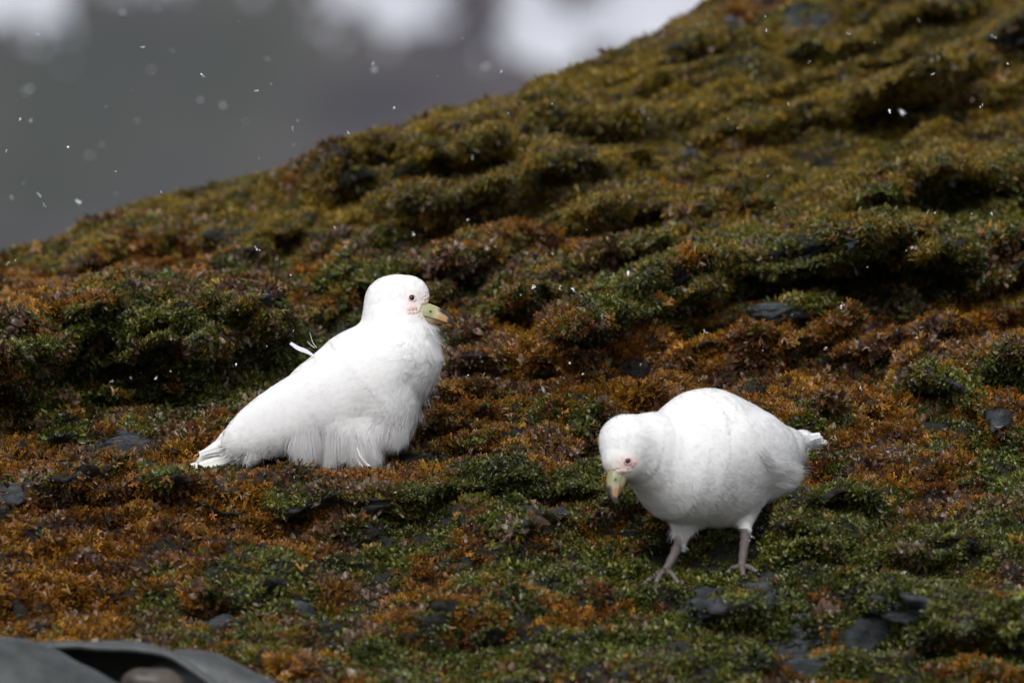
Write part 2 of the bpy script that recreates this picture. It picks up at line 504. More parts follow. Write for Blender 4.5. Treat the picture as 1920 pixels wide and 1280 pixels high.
# ------------------------------------------------------------------ bare slabs of slate showing through the growth
SLAB_PTS = []
def slab(px, py, rx, ry, label, seed, tilt=0.0, lift=0.012):
    c, n = ground_at(px, py)
    sx = rx * K * (CAM_D + c[1]); sz = ry * K * (CAM_D + c[1])
    nu, nvv = 72, 40
    u = np.linspace(0, 2 * np.pi, nu, endpoint=False)[:, None]; v = np.linspace(-np.pi / 2, np.pi / 2, nvv)[None]
    sq = lambda a, e: np.sign(a) * np.abs(a) ** e
    x = sx * sq(np.cos(v), .55) * sq(np.cos(u), .75)
    y = sx * 0.55 * sq(np.cos(v), .55) * sq(np.sin(u), .75)
    z = sz * sq(np.sin(v), .7) * np.ones_like(u)
    V = np.stack([x, y, z], -1).reshape(-1, 3)
    off = V + seed * 3.7
    nrm = unit(V)
    V = V + nrm * (0.30 * sz * fbm(off, sx * 0.8, seed, 4) + 0.16 * sz * np.round(2.5 * noise(off * np.array([1, 1, 7.0]), sx * 0.5, seed + 5)) + .10 * sz * noise(off, sx * .12, seed + 9))[:, None]
    ca, sa = math.cos(tilt), math.sin(tilt)
    V = np.stack([V[:, 0] * ca - V[:, 2] * sa, V[:, 1], V[:, 0] * sa + V[:, 2] * ca], -1)
    F = [(i * nvv + j, ((i + 1) % nu) * nvv + j, ((i + 1) % nu) * nvv + j + 1, i * nvv + j + 1) for i in range(nu) for j in range(nvv - 1)]
    o = new_obj('rock_slab', V, F, M_ROCK)
    o.location = (c[0], c[1] + sx * 0.30, c[2] + lift - 0.55 * sz)
    wv = V + np.array(o.location)
    nz_ = fbm(wv, .03, 99 + seed, 2)
    SLAB_PTS.append(wv[(nz_ > .12) & (unit(V)[:, 1] < .5) & (V[:, 2] > -.3 * sz)][::2])
    tag(o, label, 'rock', 'bare slate slabs in the seaweed', 'thing')
    return o
slab(195, 838, 95, 26, 'broad blue grey rock slab left of the standing bird, behind its tail', 2, .12)
slab(1480, 596, 78, 20, 'flat grey rock slab under a mossy ledge, above the bending bird', 4, .06)
slab(1705, 1132, 70, 28, 'layered grey rock slab at lower right, right of the bending bird', 10, -.1)
slab(715, 940, 30, 15, 'small dark rock poking out of seaweed below the standing bird', 12, 0)
slab(1535, 42, 90, 16, 'blurred grey rock slab near the top edge of the slope', 14, .12, .0)
slab(1072, 655, 34, 15, 'small grey rock in orange seaweed right of the standing bird', 16, .1)
slab(1490, 1185, 36, 34, 'dark grey rock below the bending bird at the bottom edge', 18, .2)

# ------------------------------------------------------------------ seaweed fronds
class MB:
    def __init__(self): self.v = []; self.f = []; self.c = []
    def add(self, V, F, c):
        b = len(self.v)
        self.v.extend(V); self.f.extend([tuple(i + b for i in f) for f in F]); self.c.extend(c)

def leaf(mb, base, d, side, L, wd, curl, cup, shade, nseg=4, wave=0.0, profile=None, r=rng):
    """a bent blade three vertices across"""
    base = np.array(base, float); d = unit(d); side = unit(side - np.dot(side, d) * d)
    up = np.cross(side, d)
    V, C = [], []
    p = base.copy(); a = 0.0
    ph = r.uniform(0, 6)
    for k in range(nseg + 1):
        t = k / nseg
        w = wd * (math.sin(math.pi * min(0.97, 0.12 + 0.86 * t)) ** 0.8 if profile is None else profile[k]) * 0.5
        dd = d * math.cos(a) + up * math.sin(a)
        uu = -d * math.sin(a) + up * math.cos(a)
        wv = wave * wd * math.sin(ph + 5 * t)
        V += [p - side * w + uu * (cup * w + wv), p.copy(), p + side * w + uu * (cup * w - wv)]
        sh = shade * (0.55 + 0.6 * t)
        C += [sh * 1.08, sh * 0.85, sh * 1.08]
        p = p + dd * (L / nseg); a += curl / nseg
    F = []
    for k in range(nseg):
        i = 3 * k
        F += [(i, i + 1, i + 4, i + 3), (i + 1, i + 2, i + 5, i + 4)]
    mb.add(V, F, C)

def rand_dir(r, spread):
    a = r.uniform(0, 2 * math.pi); t = spread * math.sqrt(r.uniform(0, 1))
    return np.array([math.sin(t) * math.cos(a), math.sin(t) * math.sin(a), math.cos(t)])

def tuft_green(seed):
    r = np.random.default_rng(seed); mb = MB()
    for k in range(9):
        d = rand_dir(r, 1.35); s = r.normal(size=3)
        b = np.append(r.normal(0, .0035, 2), -0.001 + r.uniform(0, .002))
        leaf(mb, b, d, s, r.uniform(.0045, .0095), r.uniform(.0026, .0052), r.uniform(-1.8, 2.2), r.uniform(-.5, .9), r.uniform(.55, 1.35), 3, .18, None, r)
    return mb

def tuft_orange(seed):
    r = np.random.default_rng(seed); mb = MB()
    for k in range(6):
        d = rand_dir(r, 1.15); s = unit(np.cross(d, r.normal(size=3)))
        b = np.append(r.normal(0, .004, 2), -.001)
        L = r.uniform(.003, .006); sh = r.uniform(.55, 1.3)
        leaf(mb, b, d, s, L, .0020, r.uniform(-.3, .3), .2, sh * .8, 2, 0, [.8, .9, 1.1], r)
        tip = b + d * L * .92
        for sg in (-1, 1):
            d2 = unit(d + sg * s * r.uniform(.35, .75) + r.normal(0, .15, 3))
            L2 = r.uniform(.0028, .0055)
            leaf(mb, tip, d2, s, L2, .0024, r.uniform(-.5, .5), .2, sh * 1.05, 2, 0, [.7, 1.0, .8], r)
            t2 = tip + d2 * L2 * .9
            for s2 in (-1, 1):
                if r.random() < .75:
                    d3 = unit(d2 + s2 * s * r.uniform(.4, .8) + r.normal(0, .2, 3))
                    leaf(mb, t2, d3, s, r.uniform(.0025, .005), .0022, 0, .2, sh * 1.25, 1, 0, [.8, .45], r)
    return mb

def tuft_brown(seed):
    r = np.random.default_rng(seed); mb = MB()
    for k in range(5):
        d = rand_dir(r, 1.2); s = r.normal(size=3)
        b = np.append(r.normal(0, .004, 2), -.001)
        leaf(mb, b, d, s, r.uniform(.007, .015), r.uniform(.0035, .0065), r.uniform(-1.4, 1.6), r.uniform(-.2, .6), r.uniform(.6, 1.25), 4, .25, None, r)
    return mb

def tuft_moss(seed):
    r = np.random.default_rng(seed); mb = MB()
    for k in range(16):
        d = rand_dir(r, 1.1); s = r.normal(size=3)
        b = np.append(r.normal(0, .005, 2), -.001)
        leaf(mb, b, d, s, r.uniform(.0045, .0095), r.uniform(.0012, .0022), r.uniform(-.7, .7), .3, r.uniform(.5, 1.4), 2, 0, [.7, 1.0, .35], r)
    return mb

def proto_collection(name, maker, n):
    c = bpy.data.collections.new(name)
    for k in range(n):
        mb = maker(100 + k)
        me = bpy.data.meshes.new(name)
        me.from_pydata([tuple(v) for v in mb.v], [], mb.f); me.update()
        me.polygons.foreach_set('use_smooth', np.ones(len(me.polygons), bool))
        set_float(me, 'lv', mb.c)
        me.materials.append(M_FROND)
        c.objects.link(bpy.data.objects.new('%s_%02d' % (name, k), me))
    return c

def scatter_group(name, coll):
    ng = bpy.data.node_groups.new(name, 'GeometryNodeTree')
    ng.interface.new_socket('Geometry', in_out='INPUT', socket_type='NodeSocketGeometry')
    ng.interface.new_socket('Geometry', in_out='OUTPUT', socket_type='NodeSocketGeometry')
    N, L = ng.nodes, ng.links
    gi, go = N.new('NodeGroupInput'), N.new('NodeGroupOutput')
    ci = N.new('GeometryNodeCollectionInfo')
    ci.inputs['Collection'].default_value = coll
    ci.inputs['Separate Children'].default_value = True
    ci.inputs['Reset Children'].default_value = True
    iop = N.new('GeometryNodeInstanceOnPoints')
    iop.inputs['Pick Instance'].default_value = True
    def attr(nm, t):
        a = N.new('GeometryNodeInputNamedAttribute'); a.data_type = t; a.inputs['Name'].default_value = nm
        return a.outputs['Attribute']
    e2r = N.new('FunctionNodeEulerToRotation')
    L.new(attr('rot', 'FLOAT_VECTOR'), e2r.inputs[0])
    L.new(gi.outputs[0], iop.inputs['Points'])
    L.new(ci.outputs[0], iop.inputs['Instance'])
    L.new(attr('variant', 'INT'), iop.inputs['Instance Index'])
    L.new(e2r.outputs[0], iop.inputs['Rotation'])
    L.new(attr('size', 'FLOAT'), iop.inputs['Scale'])
    L.new(iop.outputs[0], go.inputs[0])
    return ng

def scatter(name, label, category, coll, P, D, size, tint):
    """P points, D growth directions; one mass of fronds"""
    n = len(P)
    z = unit(D)
    a = unit(rng.normal(size=(n, 3)))
    x = unit(np.cross(a, z)); y = np.cross(z, x)
    # rotation matrix columns x,y,z -> XYZ euler
    ry = -np.arcsin(np.clip(x[:, 2], -1, 1))
    rx = np.arctan2(y[:, 2], z[:, 2])
    rz = np.arctan2(x[:, 1], x[:, 0])
    me = bpy.data.meshes.new(name)
    me.vertices.add(n); me.vertices.foreach_set('co', np.asarray(P, np.float32).ravel())
    at = me.attributes.new('rot', 'FLOAT_VECTOR', 'POINT'); at.data.foreach_set('vector', np.stack([rx, ry, rz], -1).astype(np.float32).ravel())
    set_float(me, 'size', size)
    at = me.attributes.new('variant', 'INT', 'POINT'); at.data.foreach_set('value', rng.integers(0, len(coll.objects), n).astype(np.int32))
    set_color(me, 'tint', tint)
    me.materials.append(M_FROND)
    o = bpy.data.objects.new(name, me)
    COL.objects.link(o)
    md = o.modifiers.new('fronds', 'NODES'); md.node_group = scatter_group(name, coll)
    tag(o, label, category, None, 'stuff')
    return o

# where each kind grows: px, py, rx, ry, weight
KIND_O = [(350, 490, 240, 38, 1), (40, 555, 110, 45, 1), (960, 640, 130, 80, 1), (1100, 735, 260, 80, 1.1), (1320, 700, 250, 60, 1), (1620, 645, 250, 48, 1.1), (1860, 600, 150, 40, 1.2),
          (1560, 740, 200, 60, 1), (1700, 880, 150, 70, .9), (1860, 800, 120, 80, .9), (250, 990, 260, 60, 1.3), (130, 1100, 200, 90, 1.3), (450, 930, 150, 30, .8), (570, 990, 150, 45, .9),
          (780, 1115, 140, 36, 1), (740, 1190, 110, 50, .9), (960, 1035, 140, 32, .8), (60, 870, 110, 34, 1), (450, 862, 170, 34, .9), (980, 830, 160, 40, .9), (1080, 1165, 190, 22, 1),
          (1560, 1225, 80, 50, 1), (1870, 1110, 70, 36, .9), (800, 895, 60, 14, .8), (860, 620, 50, 30, .5), (1000, 450, 160, 40, .6), (640, 905, 60, 10, .8), (1680, 1165, 50, 14, .9), (1250, 960, 60, 14, .8), (880, 760, 80, 60, .8)]
KIND_L = [(1200, 200, 500, 150, 1.1), (1600, 250, 380, 220, 1.0), (800, 270, 220, 90, 1), (430, 390, 230, 60, 1), (1700, 60, 320, 90, 1.1), (1000, 350, 230, 70, .9), (1500, 370, 220, 90, .9), (100, 470, 120, 34, 1), (700, 390, 200, 50, .8), (1450, 560, 80, 14, .8), (1250, 420, 250, 50, .7), (1850, 560, 130, 30, .7)]
KIND_G = [(250, 620, 270, 55, 1), (300, 720, 270, 60, 1.0), (700, 530, 160, 60, .8), (1200, 570, 140, 60, 1), (1500, 500, 260, 66, 1), (1780, 400, 170, 60, 1), (1810, 710, 150, 48, 1.1), (930, 915, 130, 34, 1.3),
          (1100, 915, 100, 34, 1.2), (1250, 1010, 120, 40, 1), (1500, 1030, 220, 80, 1.2), (1150, 1080, 260, 70, 1.1), (820, 1010, 130, 50, .8), (480, 1090, 90, 50, 1.1), (560, 925, 70, 20, 1.1), (300, 888, 90, 16, 1.0),
          (620, 1150, 90, 50, 1), (1000, 1230, 360, 60, 1.25), (1350, 1170, 200, 90, 1.25), (1720, 1150, 280, 120, 1.2), (700, 1060, 120, 30, .9), (300, 1130, 70, 30, .9), (900, 980, 90, 24, 1.0), (1350, 860, 60, 30, .8), (1450, 880, 60, 30, .9), (900, 560, 120, 40, .9), (1700, 560, 120, 30, .9), (560, 640, 120, 60, 1.0), (1800, 1020, 170, 50, 1.1), (1890, 890, 70, 60, 1.2), (1600, 940, 80, 34, 1.2), (1560, 805, 60, 26, 1.2),
          (1780, 770, 50, 18, 1.2), (140, 812, 50, 16, 1.2), (1050, 775, 80, 22, 1.2), (1460, 705, 60, 18, .9), (610, 878, 100, 12, 1.0), (400, 890, 90, 14, .8), (1150, 880, 100, 20, .6), (900, 1100, 150, 60, .7), (1100, 640, 70, 30, .9), (880, 585, 70, 24, 1.3)]
def field(lst, px, py):
    r = np.zeros(len(px))
    for cx, cy, rx, ry, w in lst:
        r = np.maximum(r, w * np.exp(-((px - cx) / rx) ** 2 - ((py - cy) / ry) ** 2))
    return r

def sample_slope(n):
    """random points on the slope by area, from a step outside the frame on each side"""
    A = np.linalg.norm(np.cross(G[1:, :-1] - G[:-1, :-1], G[:-1, 1:] - G[:-1, :-1]), axis=-1)
    cpx, cpy = PXT[:-1, :-1], PYT[:-1, :-1]
    j = np.arange(NT - 1)[None] * np.ones_like(cpx)
    inside = sstep((cpx + 320) / 200) * sstep((2240 - cpx) / 200) * (j >= front_n) * (j < front_n + NR + 6) * (cpy < 1420)
    dens = A * inside
    c = np.cumsum(dens.ravel()); tot = c[-1]
    k = np.searchsorted(c, rng.random(n) * tot)
    k = np.minimum(k, len(c) - 1)
    i, j = np.unravel_index(k, dens.shape)
    a, b = rng.random((2, n))
    def lerp(X):
        a_, b_ = (a[:, None], b[:, None]) if X.ndim == 3 else (a, b)
        return (X[i, j] * (1 - a_) * (1 - b_) + X[i + 1, j] * a_ * (1 - b_) + X[i, j + 1] * (1 - a_) * b_ + X[i + 1, j + 1] * a_ * b_)
    print('slope area in reach', tot)
    return lerp(G), unit(lerp(GN_)), lerp(PXT), lerp(PYT), lerp(RM)

P, N_, qx, qy, rm = sample_slope(370000)
keep = rng.random(len(P)) > rm * .97
for fx_, fy_ in ((1247, 1072), (1230, 1085), (1390, 1066)):
    keep &= rng.random(len(P)) > .2 * np.exp(-((qx - fx_) / 26) ** 2 - ((qy - fy_) / 14) ** 2)
keep &= rng.random(len(P)) > 0.8 * sstep((fbm(P, 0.045, 77, 3) - 0.18) / 0.3)     # gaps between clumps
P, N_, qx, qy = P[keep], N_[keep], qx[keep], qy[keep]
sp_ = np.concatenate(SLAB_PTS)                                    # growth creeping over the slabs
P = np.concatenate([P, sp_]); N_ = np.concatenate([N_, np.tile([0, -.4, .92], (len(sp_), 1))])
qx = np.concatenate([qx, sp_[:, 0] / (K * (CAM_D + sp_[:, 1])) + 960]); qy = np.concatenate([qy, 640 - sp_[:, 2] / (K * (CAM_D + sp_[:, 1]))])
n1 = 0.55 * fbm(P, 0.06, 31, 3); n2 = 0.55 * fbm(P, 0.06, 37, 3); n3 = 0.5 * fbm(P, 0.07, 41, 3); n4 = fbm(P, 0.06, 45, 3)
jit = rng.normal(0, .20, (4, len(P)))
up_ = sstep((640 - qy) / 120)
sc_o = 0.26 - .08 * up_ + .85 * field(KIND_O, qx, qy) + n1 + jit[0]
sc_g = 0.45 + .9 * field(KIND_G, qx, qy) + n2 + jit[1]
sc_l = 0.30 + .14 * up_ + field(KIND_L, qx, qy) + n3 + jit[2]
sc_b = 0.26 + 0.60 * n4 + 0.35 * field(KIND_O, qx, qy) + jit[3] * 1.5
kind = np.argmax(np.stack([sc_o, sc_g, sc_l, sc_b]), 0)
steep = np.clip(1 - N_[:, 2], 0, 1)
G_DIR = N_ * 0.8 + np.array([0, 0, .55]) + np.array([0, -.35, -1.0]) * (sstep((steep - .35) / .5))[:, None] + rng.normal(0, .25, P.shape)
big = np.exp(.42 * fbm(P, 0.05, 61, 2) + .12)

def palette(cols_, idx_noise, n, var=.22):
    cols_ = np.array(cols_)
    t = np.clip(idx_noise * .5 + .5, 0, .999) * (len(cols_) - 1)
    t = np.clip(t + rng.normal(0, .55, n), 0, len(cols_) - 1.001)
    i = t.astype(int); f = (t - i)[:, None]
    c = cols_[i] * (1 - f) + cols_[i + 1] * f
    return np.clip(c * np.exp(rng.normal(0, var, (n, 1))) * np.exp(rng.normal(0, .06, (n, 3))), 0, 1)

c_orange = proto_collection('orange_fronds', tuft_orange, 7)
c_green = proto_collection('green_fronds', tuft_green, 7)
c_moss = proto_collection('moss_fronds', tuft_moss, 6)
c_brown = proto_collection('brown_fronds', tuft_brown, 6)
pn = fbm(P, 0.05, 91, 2) * .9
s = kind == 0
scatter('orange_seaweed', 'rust orange forked seaweed covering the rock slope in patches', 'seaweed', c_orange, P[s], G_DIR[s], big[s] * rng.uniform(.6, 1.15, s.sum()),
        palette([(.078, .030, .010), (.175, .070, .012), (.265, .116, .014), (.35, .180, .022)], pn[s], s.sum()))
s = kind == 1
scatter('green_seaweed', 'dark green curly leafy seaweed growing in clumps on the slope', 'seaweed', c_green, P[s], G_DIR[s], big[s] * rng.uniform(.6, 1.2, s.sum()),
        palette([(.028, .036, .012), (.056, .066, .013), (.095, .108, .015), (.145, .145, .024), (.11, .12, .07)], pn[s], s.sum()))
s = kind == 2
scatter('ochre_moss', 'ochre and olive mossy growth covering the upper ridge', 'moss', c_moss, P[s], G_DIR[s], big[s] * rng.uniform(.6, 1.1, s.sum()),
        palette([(.062, .054, .012), (.145, .108, .014), (.24, .163, .016), (.32, .200, .022)], pn[s], s.sum()))
s = kind == 3
scatter('brown_seaweed', 'purplish brown broad bladed seaweed lying between the orange patches', 'seaweed', c_brown, P[s], G_DIR[s], big[s] * rng.uniform(.6, 1.2, s.sum()),
        palette([(.055, .030, .020), (.100, .054, .032), (.155, .092, .058), (.19, .14, .105)], pn[s], s.sum()))
print('tufts', np.bincount(kind))

# ------------------------------------------------------------------ birds: implicit surfaces meshed with surface nets
def smin(a, b, k):
    h = np.clip(0.5 + 0.5 * (b - a) / k, 0, 1)
    return b + (a - b) * h - k * h * (1 - h)

class Blob:
    """smooth union of round cones and ellipsoids; lateral axis may be flattened"""
    def __init__(self): self.items = []
    def cone(self, a, b, ra, rb, k=0.02, flat=1.0, lat=(0, 1, 0)):
        self.items.append(('c', np.array(a, float), np.array(b, float), ra, rb, k, flat, unit(np.array(lat, float))))
    def ell(self, c, axes, radii, k=0.02):
        self.items.append(('e', np.array(c, float), np.array(axes, float), np.array(radii, float), None, k, 1, None))
    def sdf(self, P):
        out = None
        for kind_, a, b, ra, rb, k, flat, lat in self.items:
            if kind_ == 'c':
                d = b - a; L2 = max(np.dot(d, d), 1e-12)
                q = P - a
                t = np.clip(q @ d / L2, 0, 1)
                v = q - t[:, None] * d
                if flat != 1.0:
                    c = v @ lat
                    v = v + (c * (1 / flat - 1))[:, None] * lat
                s_ = np.linalg.norm(v, axis=1) - (ra + (rb - ra) * t)
            else:
                q = (P - a) @ b.T / ra
                n = np.linalg.norm(q, axis=1)
                g = np.linalg.norm(q / ra, axis=1)
                s_ = n * (n - 1) / np.maximum(g, 1e-9)
            out = s_ if out is None else smin(out, s_, k)
        return out
    def grad(self, P, e=0.0008):
        g = np.stack([self.sdf(P + np.eye(3)[i] * e) - self.sdf(P - np.eye(3)[i] * e) for i in range(3)], -1)
        return unit(g)

def surface_nets(f, lo, hi, h):
    lo = np.array(lo, float); n = np.ceil((np.array(hi) - lo) / h).astype(int) + 1
    ax = [lo[i] + h * np.arange(n[i]) for i in range(3)]
    X = np.stack(np.meshgrid(*ax, indexing='ij'), -1).reshape(-1, 3)
    F = np.concatenate([f(c) for c in np.array_split(X, max(1, len(X) // 400000))]).reshape(n)
    S = F < 0
    c8 = [(0, 0, 0), (1, 0, 0), (0, 1, 0), (1, 1, 0), (0, 0, 1), (1, 0, 1), (0, 1, 1), (1, 1, 1)]
    sl = lambda A, o: A[o[0]:n[0] - 1 + o[0], o[1]:n[1] - 1 + o[1], o[2]:n[2] - 1 + o[2]]
    cnt = sum(sl(S, o).astype(int) for o in c8)
    act = (cnt > 0) & (cnt < 8)
    idx = -np.ones(act.shape, int); ijk = np.argwhere(act); idx[act] = np.arange(len(ijk))
    vals = np.stack([sl(F, o)[act] for o in c8], -1)
    acc = np.zeros((len(ijk), 3)); num = np.zeros(len(ijk))
    for a in range(8):
        for b in range(a + 1, 8):
            oa, ob = np.array(c8[a]), np.array(c8[b])
            if np.abs(oa - ob).sum() != 1: continue
            va, vb = vals[:, a], vals[:, b]
            m = (va < 0) != (vb < 0)
            t = np.where(m, va / np.where(m, va - vb, 1), 0)
            acc += np.where(m[:, None], oa + t[:, None] * (ob - oa), 0); num += m
    V = lo + h * (ijk + acc / num[:, None])
    faces = []
    for axn in range(3):
        o = [0, 0, 0]; o[axn] = 1
        A = S[:n[0] - o[0], :n[1] - o[1], :n[2] - o[2]]; B = S[o[0]:, o[1]:, o[2]:]
        e = np.argwhere(A != B)
        u, v = (axn + 1) % 3, (axn + 2) % 3
        e = e[(e[:, u] > 0) & (e[:, v] > 0) & (e[:, u] < n[u] - 1) & (e[:, v] < n[v] - 1)]
        eu = np.zeros(3, int); eu[u] = 1; ev = np.zeros(3, int); ev[v] = 1
        q = [idx[tuple((e - a * eu - b * ev).T)] for a, b in ((0, 0), (1, 0), (1, 1), (0, 1))]
        q = np.stack(q, -1)
        inside = A[tuple(e.T)]
        q[~inside] = q[~inside][:, ::-1]
        faces.append(q)
    return V, np.concatenate(faces)

def tri_sample(V, F, n, r):
    a, b, c, d = (V[F[:, i]] for i in range(4))
    A = np.linalg.norm(np.cross(c - a, d - b), axis=1)
    k = np.searchsorted(np.cumsum(A) / A.sum(), r.random(n)); k = np.minimum(k, len(F) - 1)
    u, v = r.random((2, n, 1))
    return a[k] * (1 - u) * (1 - v) + b[k] * u * (1 - v) + c[k] * u * v + d[k] * (1 - u) * v

def strands(roots, dirs, normals, length, width, bend, r):
    """tapered ribbons of 3 spans; bend is a vector added towards the tip"""
    n = len(roots)
    L = np.asarray(length)[:, None]
    side = unit(np.cross(dirs, normals)) * np.asarray(width)[:, None] * 0.5
    p0 = roots
    p1 = roots + dirs * L * .4 + bend * L * .10
    p2 = roots + dirs * L * .75 + bend * L * .42
    p3 = roots + dirs * L + bend * L
    V = np.stack([p0 - side * .8, p0 + side * .8, p1 - side, p1 + side, p2 - side * .7, p2 + side * .7, p3], 1)
    base = (np.arange(n) * 7)[:, None]
    F4 = np.concatenate([base + np.array([[0, 1, 3, 2]]), base + np.array([[2, 3, 5, 4]])], 0)
    F3 = base + np.array([[4, 5, 6]])
    return V.reshape(-1, 3), F4, F3, np.repeat(normals, 7, 0)

def strand_obj(name, V, F4, F3, N, tint, parent):
    me = bpy.data.meshes.new(name)
    nq, nt_ = len(F4), len(F3)
    me.vertices.add(len(V)); me.vertices.foreach_set('co', V.astype(np.float32).ravel())
    lv = np.concatenate([F4.ravel(), F3.ravel()]).astype(np.int32)
    me.loops.add(len(lv)); me.loops.foreach_set('vertex_index', lv)
    me.polygons.add(nq + nt_)
    me.polygons.foreach_set('loop_start', np.concatenate([np.arange(nq) * 4, nq * 4 + np.arange(nt_) * 3]).astype(np.int32))
    me.update(calc_edges=True)
    me.polygons.foreach_set('use_smooth', np.ones(nq + nt_, bool))
    me.normals_split_custom_set_from_vertices(N.astype(np.float32))
    set_color(me, 'tint', tint)
    me.materials.append(M_FEATHER if name.endswith(('ruff', 'belly_feathers', 'edge_feathers')) else M_BODY)
    o = bpy.data.objects.new(name, me)
    COL.objects.link(o)
    adopt(o, parent)
    o['kind'] = 'stuff'
    return o

WHITE = np.array([.795, .795, .80])

def vane(name, pts, widths, nrm, parent, tint=WHITE, camber=.12, rag=0.0, seed=0):
    """one quill feather: shaft along pts, vane to both sides"""
    r = np.random.default_rng(seed)
    pts = np.array(pts, float); nS = 14
    t = np.linspace(0, 1, len(pts)); tt = np.linspace(0, 1, nS)
    C = np.stack([np.interp(tt, t, pts[:, i]) for i in range(3)], -1)
    for _ in range(2): C[1:-1] = (C[:-2] + 2 * C[1:-1] + C[2:]) / 4
    w = np.interp(tt, np.linspace(0, 1, len(widths)), widths)
    T = unit(np.gradient(C, axis=0)); nrm = unit(np.array(nrm, float))
    S = unit(np.cross(T, nrm)); U = np.cross(S, T)
    rows = []
    for k in (-1, -.5, -.06, 0, .06, .5, 1):
        lift = -camber * (abs(k) ** 2) + (.05 if k == 0 else 0)
        back = np.abs(k) * .5
        jag = 1 + rag * r.uniform(-1, 1, nS) * (abs(k) == 1)
        rows.append(C + S * (k * w * .5 * jag)[:, None] + U * (lift * w)[:, None] + T * (back * w * .4)[:, None])
    V = np.stack(rows, 1).reshape(-1, 3)
    o = new_obj(name, V, grid_faces(nS, 7), M_FEATHER)
    set_color(o.data, 'tint', np.tile(tint, (len(V), 1)))
    adopt(o, parent)
    return o

def tube(pts, radii, seg=12):
    pts = np.array(pts, float); n = len(pts)
    T = unit(np.gradient(pts, axis=0))
    ref = np.array([0, 1.0, 0.1]); S = unit(np.cross(T, ref)); U = np.cross(S, T)
    a = np.linspace(0, 2 * np.pi, seg, endpoint=False)
    V = pts[:, None] + np.asarray(radii)[:, None, None] * (S[:, None] * np.cos(a)[None, :, None] + U[:, None] * np.sin(a)[None, :, None])
    F = [(i * seg + j, i * seg + (j + 1) % seg, (i + 1) * seg + (j + 1) % seg, (i + 1) * seg + j) for i in range(n - 1) for j in range(seg)]
    F += [tuple(range(seg))[::-1], tuple((n - 1) * seg + j for j in range(seg))]
    return V.reshape(-1, 3), F

def smooth_path(pts, n):
    pts = np.array(pts, float)
    t = np.linspace(0, 1, len(pts)); tt = np.linspace(0, 1, n)
    C = np.stack([np.interp(tt, t, pts[:, i]) for i in range(pts.shape[1])], -1)
    for _ in range(max(1, n // 5)): C[1:-1] = (C[:-2] + 2 * C[1:-1] + C[2:]) / 4
    return C

def bill(parent, base, tip, dorsal, L_h, L_w, tone=1.0):
    """stout hooked bill: green sheath at the base, orange middle, black tip along the ridge"""
    base, tip = np.array(base, float), np.array(tip, float)
    ax = tip - base; L = np.linalg.norm(ax); ax = ax / L
    up = unit(np.array(dorsal, float) - np.dot(dorsal, ax) * ax); lat = np.cross(ax, up)
    def half(upper):
        nS, nA = 26, 26
        t = np.linspace(0, 1, nS)
        # height above / below the gape line; the ridge curves over the tip
        if upper:
            hgt = L_h * .62 * np.sqrt(np.clip(1 - t ** 2.4, 0, 1)) + .0002
            drop = -L_h * .16 * t ** 3
            sheath = 1 + .10 * np.exp(-((t - .25) / .22) ** 2)
            wid = L_w * .5 * (1 - t ** 1.6) * sheath + .0004
        else:
            hgt = L_h * .42 * (1 - t ** 2.0) + .0002
            drop = 0 * t - L_h * .02 * t
            wid = L_w * .46 * (1 - t ** 1.5) + .0003
            t = t * .93
        a = np.linspace(0, np.pi, nA)
        V, C = [], []
        for i in range(nS):
            c = base + ax * L * t[i] + up * drop[i]
            for ang in a:
                y = math.cos(ang); z = math.sin(ang)
                yy = np.sign(y) * abs(y) ** .85
                hook = ax * (.06 * L * t[i] ** 4 * z) * 0
                V.append(c + lat * wid[i] * yy + (up if upper else -up) * hgt[i] * z ** .9 + hook)
                tt = t[i] - (.10 * (z - .5) if upper else 0)
                green = np.array([.35, .37, .19]); pale = np.array([.58, .49, .30]); orange = np.array([.52, .30, .14]); red = np.array([.33, .15, .07]); black = np.array([.02, .02, .024])
                if upper:
                    col = green + (pale - green) * sstep((tt - .40) / .14)
                    col = col + (orange - col) * sstep((tt - .54) / .12)
                    if z > .9 and tt < .55: col = col * .4 + np.array([.58, .40, .2]) * .6
                    blk = max(sstep((t[i] - .46) / .16) * sstep((z - .52) / .2), sstep((t[i] - .78) / .08))
                else:
                    col = np.array([.48, .44, .26]) + (red - np.array([.48, .44, .26])) * sstep((t[i] - .35) / .2)
                    blk = .8 * sstep((t[i] - .72) / .2)
                C.append(col * tone + (black - col * tone) * blk)
        return np.array(V), grid_faces(nS, nA), np.array(C)
    root = None
    for upper, nm in ((True, 'upper_bill'), (False, 'lower_bill')):
        V, F, C = half(upper)
        o = new_obj(nm, V, F, M_BILL)
        set_color(o.data, 'tint', C)
        adopt(o, parent)
        if upper:
            nst = base + ax * L * .34 + up * L_h * .26
            for sg in (-1, 1):
                vv_, ff = tube([nst + lat * sg * L_w * .40 - ax * .0016, nst + lat * sg * L_w * .475, nst + lat * sg * L_w * .40 + ax * .0016], [.0009, .0013, .0009], 8)
                n = new_obj('nostril', vv_, ff, M_EYE); n.parent = o; n.matrix_parent_inverse = Matrix.Translation(parent.location).inverted() @ Matrix.Translation(parent.location)

